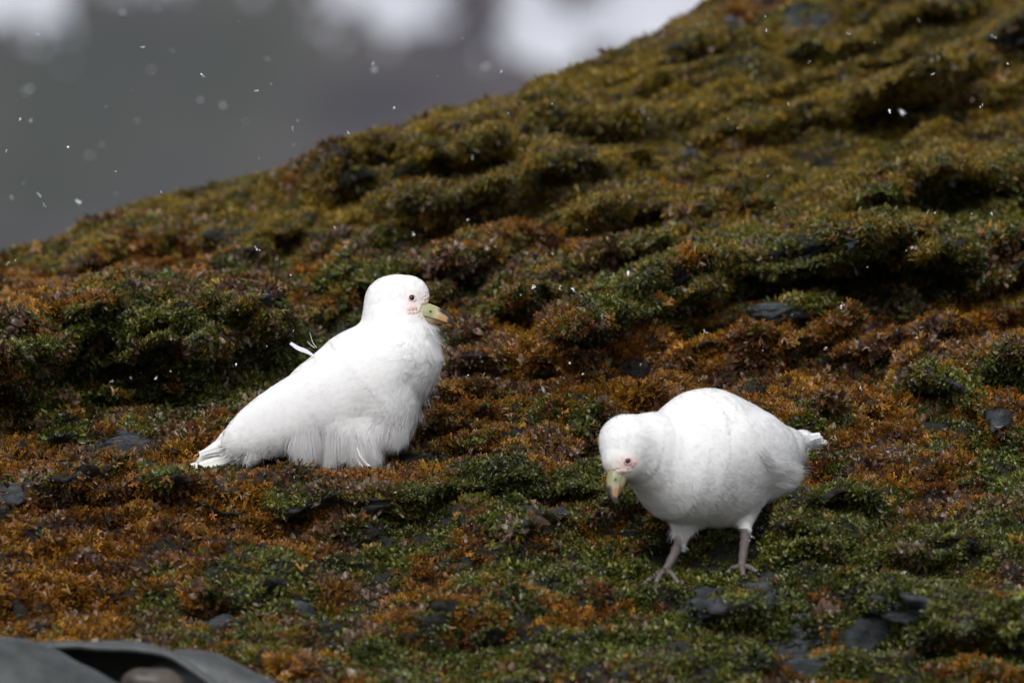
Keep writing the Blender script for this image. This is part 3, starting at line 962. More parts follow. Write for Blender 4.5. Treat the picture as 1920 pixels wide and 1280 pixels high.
def ball(name, c, r, mat, parent, squash=None, nu=24, nv=14, tint=None):
    u = np.linspace(0, 2 * np.pi, nu, endpoint=False)[:, None]; v = np.linspace(-np.pi / 2, np.pi / 2, nv)[None]
    D = np.stack([np.cos(v) * np.cos(u), np.cos(v) * np.sin(u), np.sin(v) * np.ones_like(u)], -1).reshape(-1, 3)
    if squash is not None:
        ax, f = squash; ax = unit(np.array(ax, float))
        D = D - (D @ ax * (1 - f))[:, None] * ax
    F = [(i * nv + j, ((i + 1) % nu) * nv + j, ((i + 1) % nu) * nv + j + 1, i * nv + j + 1) for i in range(nu) for j in range(nv - 1)]
    V = np.array(c) + D * r
    o = new_obj(name, V, F, mat)
    if tint is not None: set_color(o.data, 'tint', np.tile(tint, (len(V), 1)))
    adopt(o, parent)
    return o

def ring(name, c, nrm, R_, r_, mat, parent, tint, stretch=(1, 1), up=(0, 0, 1)):
    nrm = unit(np.array(nrm, float)); a = unit(np.cross(nrm, up)); b = np.cross(nrm, a)
    nu, nv = 32, 10
    V = []
    for u in np.linspace(0, 2 * np.pi, nu, endpoint=False):
        d = a * math.cos(u) * stretch[0] + b * math.sin(u) * stretch[1]
        rr = r_ * (1 + .18 * math.sin(3 * u + .5))
        for v in np.linspace(0, 2 * np.pi, nv, endpoint=False):
            V.append(np.array(c) + d * (R_ + rr * math.cos(v)) + nrm * rr * math.sin(v))
    F = [(i * nv + j, ((i + 1) % nu) * nv + j, ((i + 1) % nu) * nv + (j + 1) % nv, i * nv + (j + 1) % nv) for i in range(nu) for j in range(nv)]
    o = new_obj(name, V, F, mat)
    set_color(o.data, 'tint', np.tile(tint, (len(V), 1)))
    adopt(o, parent)
    return o

def eye_on(blob, parent, c, r, ring_tint, view):
    """an eyeball set into the head where the ray from c along `view` meets it"""
    c = np.array(c, float); view = unit(np.array(view, float))
    t = np.linspace(-.12, .12, 1201); P_ = c + t[:, None] * view
    s_ = blob.sdf(P_); k = int(np.argmax(s_ < 0)); p = P_[k]; n = blob.grad(p[None])[0]
    e = ball('eye', p - n * r * .45, r, M_EYE, parent)
    ring('eye_ring', p + n * .0004, n, r * 1.10, r * .27, M_SKIN, parent, ring_tint, (1.12, .95))
    return p, n

def leg(parent, hip, ankle, foot, toes, r_top, r_low, tint):
    """feathered hip to bare shank; toes as children of the leg"""
    P_ = smooth_path([hip, ankle, foot], 14)
    V, F = tube(P_, np.linspace(r_top, r_low, 14) * (1 + .08 * np.sin(np.arange(14) * 2.1)) , 14)
    o = new_obj('leg', V, F, M_LEG)
    rr = np.random.default_rng(3)
    set_color(o.data, 'tint', np.array(tint) * rr.uniform(.85, 1.15, (len(V), 1)))
    adopt(o, parent)
    for tp in toes:
        q = smooth_path([foot, (np.array(foot) * .5 + np.array(tp) * .5) + np.array([0, 0, .004]), tp], 10)
        rad = np.linspace(r_low * .95, r_low * .5, 10) * (1 + .12 * np.sin(np.arange(10) * 2.4))
        V, F = tube(q, rad, 10)
        t = new_obj('toe', V, F, M_LEG); set_color(t.data, 'tint', np.tile(np.array(tint) * .9, (len(V), 1)))
        t.parent = o
        d = unit(q[-1] - q[-3])
        V, F = tube([q[-1] - d * .001, q[-1] + d * .004 - np.array([0, 0, .001]), q[-1] + d * .008 - np.array([0, 0, .004])], [r_low * .45, r_low * .32, .0003], 8)
        c = new_obj('claw', V, F, M_EYE); c.parent = o
    return o

def plumage(parent, blob, V, F, flow_pts, n, skip, style, seed, name='plumage'):
    """tufts of barbs lying along the body; style(p, n) -> length, lift angle, droop"""
    r = np.random.default_rng(seed)
    roots = tri_sample(V, F, n, r)
    roots = roots[~skip(roots, r)]
    nr_ = blob.grad(roots)
    fp = np.array([f[0] for f in flow_pts]); fd = unit(np.array([f[1] for f in flow_pts]))
    w = 1 / (((roots[:, None] - fp[None]) ** 2).sum(-1) + 2e-4) ** 2
    fl = (w[..., None] * fd[None]).sum(1) / w.sum(1)[:, None]
    fl = unit(fl - (fl * nr_).sum(1)[:, None] * nr_)
    sd_ = np.cross(nr_, fl)
    length, lift, droop = style(roots, nr_)
    m = 9
    k = np.linspace(-1, 1, m)
    rep = lambda a: np.repeat(a, m, 0)
    kk = np.tile(k, len(roots))
    fl_, nn_, ss_, ll_, li_, dr_ = rep(fl), rep(nr_), rep(sd_), rep(length), rep(lift), rep(droop)
    ang = kk * .30 + r.normal(0, .10, len(kk))
    d = fl_ * np.cos(ang)[:, None] + ss_ * np.sin(ang)[:, None]
    li_ = li_ * r.uniform(.6, 1.4, len(kk)) + r.normal(0, .02, len(kk))
    d = d * np.cos(li_)[:, None] + nn_ * np.sin(li_)[:, None]
    ro = rep(roots) + ss_ * (kk * .0022)[:, None] - nn_ * .0002
    bend = -ss_ * (kk * .22)[:, None] - nn_ * (0.035 + .5 * np.clip(li_ - .05, 0, .2))[:, None] + np.array([0, 0, -1.0]) * dr_[:, None]
    L = ll_ * r.uniform(.7, 1.1, len(kk)) * (1 - .22 * kk ** 2)
    S = strands(ro, unit(d), unit(nn_ + rep(r.normal(0, .06, (len(roots), 3))) + ss_ * (kk * .08)[:, None]), L, np.full(len(kk), .0010) * r.uniform(.6, 1.2, len(kk)), bend, r)
    shade = np.repeat(r.uniform(.96, 1.0, len(roots)), m)
    tint = np.repeat(WHITE[None] * shade[:, None], 7, 0)
    return strand_obj(name, *S, tint, parent)

def tint_body(V, face_pts, extra=None):
    T = np.tile(WHITE, (len(V), 1))
    nz = fbm(V, .006, 5, 2) * .25
    for c, r_, col, wgt in face_pts:
        w = wgt * sstep(1.5 - np.linalg.norm(V - np.array(c), axis=1) / r_ + 1.6 * nz)
        T = T * (1 - w[:, None]) + np.array(col) * w[:, None]
    return T

PINK = (.74, .53, .49); CREAM = (.74, .63, .54); ROSE = (.72, .38, .38); DIRTY = (.50, .42, .32)

# ---- the standing bird, seen from its right side
Y1 = 0.04
def b1(px, py, dy=0.0): return W(px, py, Y1 + dy)
PXM = K * (CAM_D + Y1)
root1 = empty('white_bird', tuple(W(650, 888, Y1)))
tag(root1, 'white bird standing upright in profile, facing right, with ruffled belly feathers', 'bird', 'white birds on the slope')
B = Blob()
chain = [  # px, py, radius px, flatness across
    (770, 554, 35, .62), (751, 559, 41, .74), (731, 566, 44, .84), (738, 606, 58, .86), (742, 668, 83, .90), (688, 714, 100, .88), (622, 756, 92, .86), (544, 780, 60, .86), (490, 805, 43, .86), (440, 831, 28, .9), (402, 852, 16, .9), (370, 868, 5, .9)]
for (a, b) in zip(chain[:-1], chain[1:]):
    B.cone(b1(a[0], a[1]), b1(b[0], b[1]), a[2] * PXM, b[2] * PXM, .012, (a[3] + b[3]) / 2)
B.cone(b1(700, 760), b1(640, 782), 84 * PXM, 78 * PXM, .02, .84)
for sg in (-1, 1):     # folded wings and thigh fluff
    ax = unit(b1(385, 848) - b1(745, 665)); lt = np.array([0, 1.0, 0]); th = unit(np.cross(lt, ax))
    B.ell(b1(598, 744, sg * .047), [ax, lt, th], [.150, .022, .046], .010)
    B.cone(b1(640, 808, sg * .03), b1(628, 848, sg * .028), .024, .012, .022, .9)
    B.cone(b1(690, 812, sg * .03), b1(688, 848, sg * .028), .022, .011, .022, .9)
B.ell(b1(767, 581), [[1, 0, 0], [0, 1, 0], [0, 0, 1]], [.019, .017, .014], .012)
V1, F1 = surface_nets(B.sdf, b1(370, 900) - [0, .14, 0], b1(850, 500) + [0, .14, 0], .0026)
eyeP = b1(772.5, 558.5)
face1 = [(c_, r_ * .9, k_, w_ * .62) for c_, r_, k_, w_ in [(b1(800, 572, -.018), .020, CREAM, .75), (b1(798, 560, -.012), .014, PINK, .45), (b1(774, 582, -.03), .013, PINK, .55), (b1(775, 560, -.03), .010, PINK, .55), (b1(752, 578, -.036), .010, (.8, .66, .64), .4), (b1(800, 572, .018), .020, CREAM, .75), (b1(785, 595, -.02), .010, CREAM, .6)]]
body1 = new_obj('body', V1, F1, M_BODY)
set_color(body1.data, 'tint', tint_body(V1, face1)); adopt(body1, root1)
for sg in (-1, 1):
    pE, nE = eye_on(B, root1, b1(772.5, 558.5), .0044, (.80, .55, .56), (0, -sg, 0))
bill(root1, b1(781, 588), b1(851, 604), (.2, 0, 1), .0295, .0315)
# warty bare skin round the bill base
rw = np.random.default_rng(5)
def wart(parent, blob, c, r_, view, tint, flat=.55):
    c = np.array(c, float); view = unit(np.array(view, float))
    t = np.linspace(-.12, .12, 801); P_ = c + t[:, None] * view
    s_ = blob.sdf(P_)
    if not (s_ < 0).any(): return
    p = P_[int(np.argmax(s_ < 0))]; n = blob.grad(p[None])[0]
    ball('wart', p - n * r_ * .25, r_, M_SKIN, parent, (n, flat), 14, 9, np.array(tint) * rw.uniform(.9, 1.08))
for (px, py, r_, tn) in [(766, 580, 4.0, PINK), (772, 578, 4.6, PINK), (779, 578, 4.2, PINK), (767, 586, 3.6, CREAM), (774, 586, 4.2, CREAM), (780, 585, 3.5, CREAM), (786, 581, 3.8, CREAM), (788, 575, 3.5, CREAM), (790, 569, 4.0, CREAM), (795, 567, 4.2, CREAM), (800, 566, 4.2, CREAM), (805, 565, 3.4, PINK), (796, 561, 3.4, CREAM), (801, 559, 3.2, PINK), (804, 556, 3.0, CREAM), (792, 557, 2.4, CREAM), (797, 553, 2.2, (.8, .72, .64)), (790, 549, 1.8, (.8, .72, .64)), (783, 586, 3.0, PINK), (785, 591, 3.2, CREAM), (790, 595, 3.0, CREAM)]:
    for sg in (-1, 1):
        wart(root1, B, b1(px, py), r_ * 1.35 * PXM, (0, -sg, 0), tn)
fl1 = [(b1(800, 540), (-.6, 0, .6)), (b1(740, 520), (-1, 0, -.1)), (b1(690, 560), (-.25, 0, -1)), (b1(770, 590), (-.7, 0, -.7)), (b1(800, 610), (.15, 0, -1)), (b1(740, 600), (-.25, 0, -1)),
       (b1(820, 660), (.1, 0, -1)), (b1(740, 680), (-.5, 0, -1)), (b1(790, 780), (-.55, 0, -1)), (b1(720, 850), (-.3, 0, -1)), (b1(650, 700), (-1, 0, -.6)), (b1(600, 780), (-1, 0, -.55)), (b1(650, 850), (-.35, 0, -1)), (b1(520, 790), (-1, 0, -.6)), (b1(550, 850), (-.8, 0, -.8)), (b1(430, 840), (-1, 0, -.5))]
def skip1(p, r):
    f = np.min(np.stack([np.linalg.norm((p - b1(790, 574)) * [1, .25, 1], axis=1) / .020, np.linalg.norm((p - b1(772, 560)) * [1, .25, 1], axis=1) / .010]), 0)
    return f + r.normal(0, .12, len(p)) < 1
def style1(p, n):
    px = p[:, 0] / PXM + 960; py = 640 - p[:, 2] / PXM
    head = sstep((612 - py) / 40)
    chest = sstep((px - 735) / 60) * (1 - head) * sstep((py - 600) / 30)
    low = sstep((py - (905 - .22 * np.abs(px - 300)) + 60) / 60) * (1 - head)
    low = np.maximum(low, sstep((-n[:, 2] - .25) / .4) * (1 - head))
    L = .009 - .003 * head + .007 * chest + .012 * low
    lift = .05 + .10 * chest + .09 * low + .03 * head
    return L, lift, .05 + .25 * low
plumage(root1, B, V1, F1, fl1, 13000, skip1, style1, 21)

def fringe(parent, name, clumps, n_each, seed, fn=b1, blob=B, hg=.012):
    """long loose barbs hanging in clumps from the belly: (px0,py0,px1,py1,spread px,dy)"""
    r = np.random.default_rng(seed); allS = []; off = 0
    for (x0, y0_, x1, y1_, sp, dy, cv) in clumps:
        n = n_each
        a = fn(x0, y0_, dy); b = fn(x1, y1_, dy - .006)
        u = r.normal(0, .5, n); v = r.normal(0, .5, n)
        hgt = np.abs(r.normal(0, hg, n))
        ro = a + np.stack([u * sp * 1.1 * PXM, v * .010 + .008, hgt], -1)
        tp = b + np.stack([u * sp * 1.5 * PXM + r.normal(0, .0025, n), v * .013, .6 * hgt + np.abs(r.normal(0, .005, n))], -1)
        d = tp - ro; L = np.linalg.norm(d, axis=1)
        bendv = np.array([cv, 0, 0])[None] * r.uniform(.4, 1.4, n)[:, None] + r.normal(0, .13, (n, 3))
        nn = unit(blob.grad(ro) * .8 + np.stack([.3 * u, -.5 * np.ones(n), .1 + 0 * u], -1))
        S = strands(ro, unit(d / L[:, None] - bendv), nn, L, r.uniform(.00022, .0005, n), bendv, r)
        allS.append((S[0], S[1] + off, S[2] + off, S[3])); off += len(S[0])
    V = np.concatenate([s_[0] for s_ in allS]); T = np.tile(WHITE, (len(V), 1))
    return strand_obj(name, V, np.concatenate([s_[1] for s_ in allS]), np.concatenate([s_[2] for s_ in allS]), np.concatenate([s_[3] for s_ in allS]), T, parent)
fringe(root1, 'belly_feathers', [(480, 846, 464, 881, 7, -.040, .16), (488, 846, 476, 873, 8, -.045, .12), (506, 846, 500, 864, 9, -.045, .1), (528, 846, 522, 862, 9, -.05, .1), (556, 830, 550, 868, 8, -.058, -.04), (562, 834, 562, 882, 8, -.062, -.06), (574, 834, 580, 886, 8, -.066, -.08), (586, 836, 594, 876, 7, -.066, -.12), (604, 842, 606, 872, 7, -.055, -.05),
        (617, 842, 612, 890, 5, -.060, .03), (624, 842, 622, 884, 6, -.058, .0), (638, 842, 642, 876, 8, -.06, -.10), (655, 840, 664, 884, 7, -.058, -.16), (668, 840, 684, 886, 8, -.058, -.18), (684, 840, 702, 884, 7, -.052, -.18), (698, 846, 710, 878, 6, -.045, -.14), (744, 815, 740, 852, 8, -.040, .10), (760, 802, 752, 846, 7, -.03, .14), (724, 826, 718, 850, 8, -.045, .06), (540, 848, 538, 862, 9, -.03, .1), (600, 846, 600, 876, 14, -.01, 0), (660, 846, 662, 878, 14, -.01, 0), (640, 848, 640, 880, 12, .02, 0)], 560, 8, b1, B, .014)
# chest ruff with ragged tips
fringe(root1, 'chest_ruff', [(808, 612, 826, 627, 6, -.004, -.1), (812, 630, 832, 656, 6, -.004, .1), (816, 655, 830, 684, 7, -.006, .15), (812, 690, 818, 718, 7, -.006, .15), (804, 715, 814, 746, 7, -.004, .1), (800, 745, 806, 772, 7, -.004, .15), (788, 775, 794, 800, 7, -.004, .2), (800, 612, 812, 640, 10, -.03, .1), (795, 650, 806, 682, 12, -.045, .12)], 90, 9, b1, B, .003)
# flight and tail feathers
vd = (0.1, -1, .45)
for k in range(6):
    vane('wing_feather', [b1(520 + 6 * k, 795 + 7 * k, -.052), b1(450 + 7 * k, 822 + 5.5 * k, -.034), b1(374 + 12 * k, 850 + 2.5 * k, -.018 + .001 * k)], [.012, .019, .017, .006], vd, root1, WHITE, .10, .03, k)
    vane('wing_feather', [b1(520 + 6 * k, 795 + 7 * k, .052), b1(450 + 7 * k, 822 + 5.5 * k, .034), b1(374 + 12 * k, 850 + 2.5 * k, .018 - .001 * k)], [.012, .019, .017, .006], (.1, 1, .45), root1, WHITE, .10, .03, k)
for k in range(8):
    q = (k - 3.5) / 3.5
    vane('tail_feather', [b1(455, 846, .016 * q), b1(408, 862, .026 * q), b1(352 + 14 * abs(q) + 5 * (k % 2), 871 + 8 * (k % 3) * .5 + 3 * abs(q), .026 * q - .01)], [.012, .018, .017, .007], (-.25, -.75, .6), root1, WHITE * np.array([1, .99, .95]), .12, .03, 30 + k)
vane('tail_feather', [b1(470, 858, -.02), b1(430, 868, -.024), b1(386, 880, -.024)], [.008, .014, .012, .004], (0, -1, .5), root1, WHITE * .96, .1, .04, 50)
# loose feather on the back, wisps, and the curved quill below the belly
vane('loose_feather', [b1(590, 668, -.02), b1(575, 658, -.022), b1(560, 653, -.022), b1(545, 643, -.02)], [.003, .006, .0065, .004], (.2, -1, .4), root1, WHITE * np.array([.93, .93, 1.0]), .1, .05, 60)
for pts in ([b1(594, 652, -.01), b1(586, 642, -.01), b1(581, 624, -.01)], [b1(590, 652, -.012), b1(582, 646, -.012), b1(576, 640, -.012)]):
    Vv, Ff = tube(smooth_path(pts, 8), np.linspace(.0005, .00025, 8), 6)
    o = new_obj('wisp', Vv, Ff, M_FEATHER); set_color(o.data, 'tint', np.tile(WHITE, (len(Vv), 1))); adopt(o, root1)
vane('loose_feather', [b1(669, 838, -.066), b1(676, 856, -.07), b1(692, 874, -.07), b1(719, 887, -.066)], [.0012, .003, .0035, .001], (.4, -1, .3), root1, WHITE, .1, .05, 61)
vane('loose_feather', [b1(664, 840, -.064), b1(668, 858, -.068), b1(680, 875, -.068), b1(692, 882, -.066)], [.0012, .003, .003, .001], (.4, -1, .3), root1, WHITE, .1, .05, 62)
LEGC = (.20, .17, .165)
for (px, dy) in ((640, -.028), (668, .03)):
    g = W(px, 888, Y1 + dy); f = g.copy(); f[2] = W(px, 889, Y1)[2]
    leg(root1, b1(px, 850, dy), b1(px + 4, 872, dy), f, [f + [.035, -.006, -.004], f + [.03, -.022, -.004], f + [.03, .018, -.004], f + [-.014, .004, -.003]], .006, .0045, LEGC)

# ---- the bending bird, turned towards the camera
Y2 = -0.44
PXM2 = K * (CAM_D + Y2)
def b2(px, py, dy=0.0): return W(px, py, Y2) + np.array([0, dy, 0])
root2 = empty('white_bird', tuple(b2(1325, 1066)))
tag(root2, 'plump white bird bending forward on two grey legs, bill pointing down', 'bird', 'white birds on the slope')
B2 = Blob()
def c2(a, b, k=.028, flat=1.0): B2.cone(b2(a[0], a[1], a[3]), b2(b[0], b[1], b[3]), a[2] * PXM2, b[2] * PXM2, k, flat)
c2((1328, 849, 112, 0), (1400, 856, 90, .045))
c2((1400, 856, 90, .045), (1462, 846, 44, .095), .02)
c2((1328, 849, 112, 0), (1290, 868, 98, -.035))
c2((1340, 900, 84, .0), (1290, 890, 84, -.03))
c2((1290, 850, 84, -.04), (1222, 832, 52, -.085), .034)
c2((1222, 830, 52, -.085), (1174, 829, 50, -.115), .02)
c2((1195, 862, 40, -.10), (1250, 880, 70, -.06), .03)
c2((1174, 829, 50, -.115), (1164, 862, 36, -.128), .012)
c2((1458, 842, 40, .09), (1508, 826, 16, .13), .02)
c2((1508, 826, 16, .13), (1536, 827, 10, .15), .01)
c2((1285, 952, 40, -.02), (1276, 1006, 12, -.028), .015)
c2((1388, 946, 40, .005), (1397, 988, 11, -.010), .012)
ax2 = unit(b2(1490, 850, .115) - b2(1270, 850, -.10))
lt2 = unit(np.cross(ax2, (0, 0, 1)))
if lt2[1] > 0: lt2 = -lt2
for sg in (1, -1):
    ctr = b2(1362, 846, .02) + lt2 * sg * .056
    B2.ell(ctr, [ax2, lt2, np.cross(ax2, lt2)], [.082, .028, .046], .012)
B2.ell(b2(1446, 888, .05), [[1, 0, 0], [0, 1, 0], [0, 0, 1]], [.032, .03, .026], .015)
V2, F2 = surface_nets(B2.sdf, b2(1100, 1020) - [0, .25, 0], b2(1540, 720) + [0, .25, 0], .0026)
hd = b2(1168, 850, -.12)
face2 = [(b2(1160, 886, -.15), .016, CREAM, .6), (b2(1166, 866, -.155), .007, ROSE, .40), (b2(1177, 859, -.155), .008, ROSE, .42), (b2(1188, 865, -.145), .007, ROSE, .42), (b2(1140, 872, -.14), .013, DIRTY, .45), (b2(1152, 862, -.15), .010, DIRTY, .35), (b2(1130, 880, -.13), .012, DIRTY, .4), (b2(1190, 900, -.10), .022, (.62, .56, .48), .35)]
body2 = new_obj('body', V2, F2, M_BODY)
set_color(body2.data, 'tint', tint_body(V2, face2)); adopt(body2, root2)
eye_on(B2, root2, b2(1170.5, 862, -.12), .0040, (.66, .42, .42), (-.1, 1, 0))
eye_on(B2, root2, b2(1140, 858, -.105), .0040, (.62, .30, .32), (1, -.35, 0))
bill(root2, b2(1160, 884, -.135), b2(1149, 940, -.155), (-1, -.35, .1), .026, .022, .62)
for (px, py, r_, tn) in [(1150, 884, 4, CREAM), (1157, 882, 4.4, CREAM), (1164, 881, 4.4, PINK), (1171, 881, 4, CREAM), (1178, 880, 3.6, CREAM), (1143, 884, 3.6, PINK), (1154, 889, 3.6, CREAM), (1176, 875, 3.0, PINK), (1184, 871, 3.4, ROSE), (1188, 865, 3.0, ROSE), (1140, 878, 2.6, DIRTY), (1149, 877, 2.6, DIRTY), (1157, 874, 2.6, PINK)]:
    wart(root2, B2, b2(px, py, -.12), r_ * 1.3 * PXM2, (0, 1, 0), tn)
fl2 = [(b2(1130, 850, -.12), (.3, 0, 1)), (b2(1170, 780, -.11), (1, .3, .2)), (b2(1220, 790, -.09), (1, .4, .1)), (b2(1200, 880, -.12), (.7, .2, -.8)), (b2(1260, 880, -.1), (.6, .2, -1)), (b2(1240, 950, -.06), (.6, .2, -1)), (b2(1310, 740, 0), (1, .5, 0)), (b2(1330, 850, -.08), (1, .3, -.35)), (b2(1330, 960, -.05), (.8, .3, -.6)), (b2(1400, 860, -.04), (1, .4, -.25)), (b2(1440, 940, .03), (1, .3, .2)), (b2(1470, 840, .08), (1, .5, .1)), (b2(1280, 985, -.03), (0, 0, -1)), (b2(1395, 975, .02), (.1, 0, -1))]
def skip2(p, r):
    f = np.min(np.stack([np.linalg.norm(p - b2(1162, 884, -.14), axis=1) / .022, np.linalg.norm(p - b2(1176, 864, -.155), axis=1) / .015]), 0)
    return f + r.normal(0, .12, len(p)) < 1
def style2(p, n):
    px = p[:, 0] / PXM2 + 960; py = 640 - p[:, 2] / PXM2
    head = sstep((1225 - px) / 40)
    low = sstep((-n[:, 2] - .1) / .5) * (1 - head)
    rear = sstep((px - 1430) / 40) * sstep((py - 840) / 40)
    return .010 - .004 * head + .008 * low + .012 * rear, .05 + .06 * low + .12 * rear + .03 * head, .04 + .06 * low
plumage(root2, B2, V2, F2, fl2, 12000, skip2, style2, 22)
for k in range(9):
    q = (k - 4) / 4
    vane('tail_feather', [b2(1470, 835, .09), b2(1508, 827 + 5 * q, .12 + .006 * q), b2(1547 - 4 * abs(q) - 3 * (k % 2), 827 + 11 * q, .145 + .010 * q)], [.012, .013, .012, .008], (-.2, -1, .35), root2, WHITE, .12, .06, 80 + k)
def on2(px, py):
    q = b2(px, py); t = np.linspace(-.25, .25, 1001); Pq = q + t[:, None] * np.array([0, 1.0, 0])
    s_ = B2.sdf(Pq)
    return float(t[int(np.argmax(s_ < 0))]) if (s_ < 0).any() else .06
fringe(root2, 'wing_edge_feathers', [(a_, b_, c_, d_, 13, on2(a_, b_) - .001, cv) for a_, b_, c_, d_, cv in ((1425, 846, 1442, 862, .1), (1430, 858, 1454, 876, .1), (1440, 874, 1464, 889, .1), (1458, 868, 1482, 882, .1), (1468, 880, 1499, 888, .1), (1460, 892, 1496, 902, .1), (1448, 905, 1480, 916, .1), (1275, 985, 1270, 1016, .0), (1284, 985, 1284, 1012, .0))], 130, 12, b2, B2, .004)
LEG2 = (.17, .14, .137)
for (hip, ank, ft, dy, tl) in (((1280, 985), (1268, 1030), (1247, 1068), -.03, [(1203, 1097, -.06), (1228, 1090, -.075), (1270, 1091, -.07), (1262, 1070, .01)]),
                               ((1397, 990), (1396, 1016), (1390, 1062), -.012, [(1362, 1074, -.04), (1392, 1078, -.05), (1418, 1072, -.03), (1398, 1060, .045)])):
    f = b2(ft[0], ft[1], dy) - np.array([0, 0, .001])
    toes = []
    for (tx, ty, td) in tl:
        q = b2(tx, ty, dy + td) + np.array([0, 0, .001])
        toes.append(q)
    leg(root2, b2(hip[0], hip[1], dy), b2(ank[0], ank[1], dy), f, toes, .0076, .0056, LEG2)

# ------------------------------------------------------------------ kelp straps in the near corner
M_KELP = m_plain('wet_kelp', (.046, .051, .051), .42, .5, 45.0, .35, .002)
def strap(name, edge, across, label, thick=.006, n=60):
    """edge: list of (px,py,y); across: list of world offsets (dx,dy,dz) from the edge to the far rim"""
    E = np.array([W(*e) for e in edge])
    E = smooth_path(E, n)
    A = smooth_path(np.array(across, float), 14)
    rr = np.random.default_rng(len(edge))
    V = E[:, None] + A[None]
    fl_ = V.reshape(-1, 3)
    fl_ = fl_ + np.array([0, .3, 1.0]) * (.0035 * fbm(fl_, .07, 5, 2))[:, None]
    o = new_obj(name, fl_, grid_faces(n, 14), M_KELP)
    md = o.modifiers.new('thickness', 'SOLIDIFY'); md.thickness = thick; md.offset = 0
    bv = o.modifiers.new('rim', 'BEVEL'); bv.width = thick * .4; bv.segments = 3; bv.limit_method = 'ANGLE'
    tag(o, label, 'kelp', 'kelp straps in the near corner')
    return o
strap('kelp', [(-260, 1215, -1.42), (-80, 1188, -1.42), (0, 1191, -1.42), (60, 1201, -1.42), (110, 1216, -1.42), (150, 1240, -1.43), (230, 1280, -1.45), (300, 1325, -1.5)],
      [(0, .03, -.02), (0, 0, 0), (-.01, -.04, -.012), (-.02, -.10, -.06), (-.03, -.14, -.16)], 'broad smooth grey kelp blade at the lower left corner', .006)
strap('kelp', [(30, 1210, -1.36), (80, 1207, -1.36), (130, 1206, -1.36), (200, 1209, -1.36), (280, 1213, -1.36), (320, 1224, -1.37), (370, 1257, -1.39), (410, 1288, -1.41), (450, 1330, -1.44)],
      [(0, -.015, -.004), (0, 0, 0), (0, .05, .0), (0, .10, -.02), (0, .13, -.08), (0, .13, -.15)], 'thin arched kelp strap over a dark hollow, second from the left', .008)
strap('kelp', [(300, 1236, -1.30), (325, 1219, -1.30), (350, 1213, -1.30), (400, 1222, -1.31), (450, 1243, -1.33), (520, 1283, -1.36), (580, 1330, -1.4)],
      [(.0, .03, -.01), (0, 0, 0), (-.008, -.022, -.010), (-.014, -.034, -.03), (-.016, -.036, -.06)], 'rounded pale grey kelp strap curving down, rightmost at the lower left', .006)
stone = W(285, 1287, -1.40)
u = np.linspace(0, 2 * np.pi, 40, endpoint=False)[:, None]; v = np.linspace(-np.pi / 2, np.pi / 2, 22)[None]
D = np.stack([np.cos(v) * np.cos(u), np.cos(v) * np.sin(u), np.sin(v) * np.ones_like(u)], -1).reshape(-1, 3)
Vs = D * np.array([.042, .03, .024]) * (1 + .12 * fbm(D, .8, 4, 3))[:, None]
Fs = [(i * 22 + j, ((i + 1) % 40) * 22 + j, ((i + 1) % 40) * 22 + j + 1, i * 22 + j + 1) for i in range(40) for j in range(21)]
M_STONE = m_plain('brown_stone', (.06, .05, .038), .45, .5, 40.0, .35, .002)
st = new_obj('pebble', Vs, Fs, M_STONE); st.location = tuple(stone)
tag(st, 'rounded brown pebble lying in the hollow under the kelp strap', 'stone')

# ------------------------------------------------------------------ falling snow
M_FLAKE = m_plain('snowflake_ice', (.90, .92, .95), .6, .4, 900.0, .05)
flake_meshes = []
for k in range(6):
    r = np.random.default_rng(300 + k); mb = MB()
    for c in range(int(r.integers(2, 6))):
        ctr = r.normal(0, .0010, 3); sz = r.uniform(.0006, .0013)
        ax_ = unit(r.normal(size=(1, 3)))[0]; e1 = unit(np.cross(ax_, [.3, .5, .8])); e2 = np.cross(ax_, e1)
        V, F = [ctr + ax_ * sz * .22, ctr - ax_ * sz * .22], []
        for s_ in range(12):
            rad = sz * (1.15 if s_ % 2 == 0 else .5)
            V.append(ctr + (e1 * math.cos(s_ * math.pi / 6) + e2 * math.sin(s_ * math.pi / 6)) * rad)
            F += [(0, 2 + s_, 2 + (s_ + 1) % 12), (1, 2 + (s_ + 1) % 12, 2 + s_)]
        mb.add(V, F, [1] * len(V))
    me = bpy.data.meshes.new('snowflake'); me.from_pydata([tuple(v) for v in mb.v], [], mb.f); me.update()
    me.materials.append(M_FLAKE); flake_meshes.append(me)
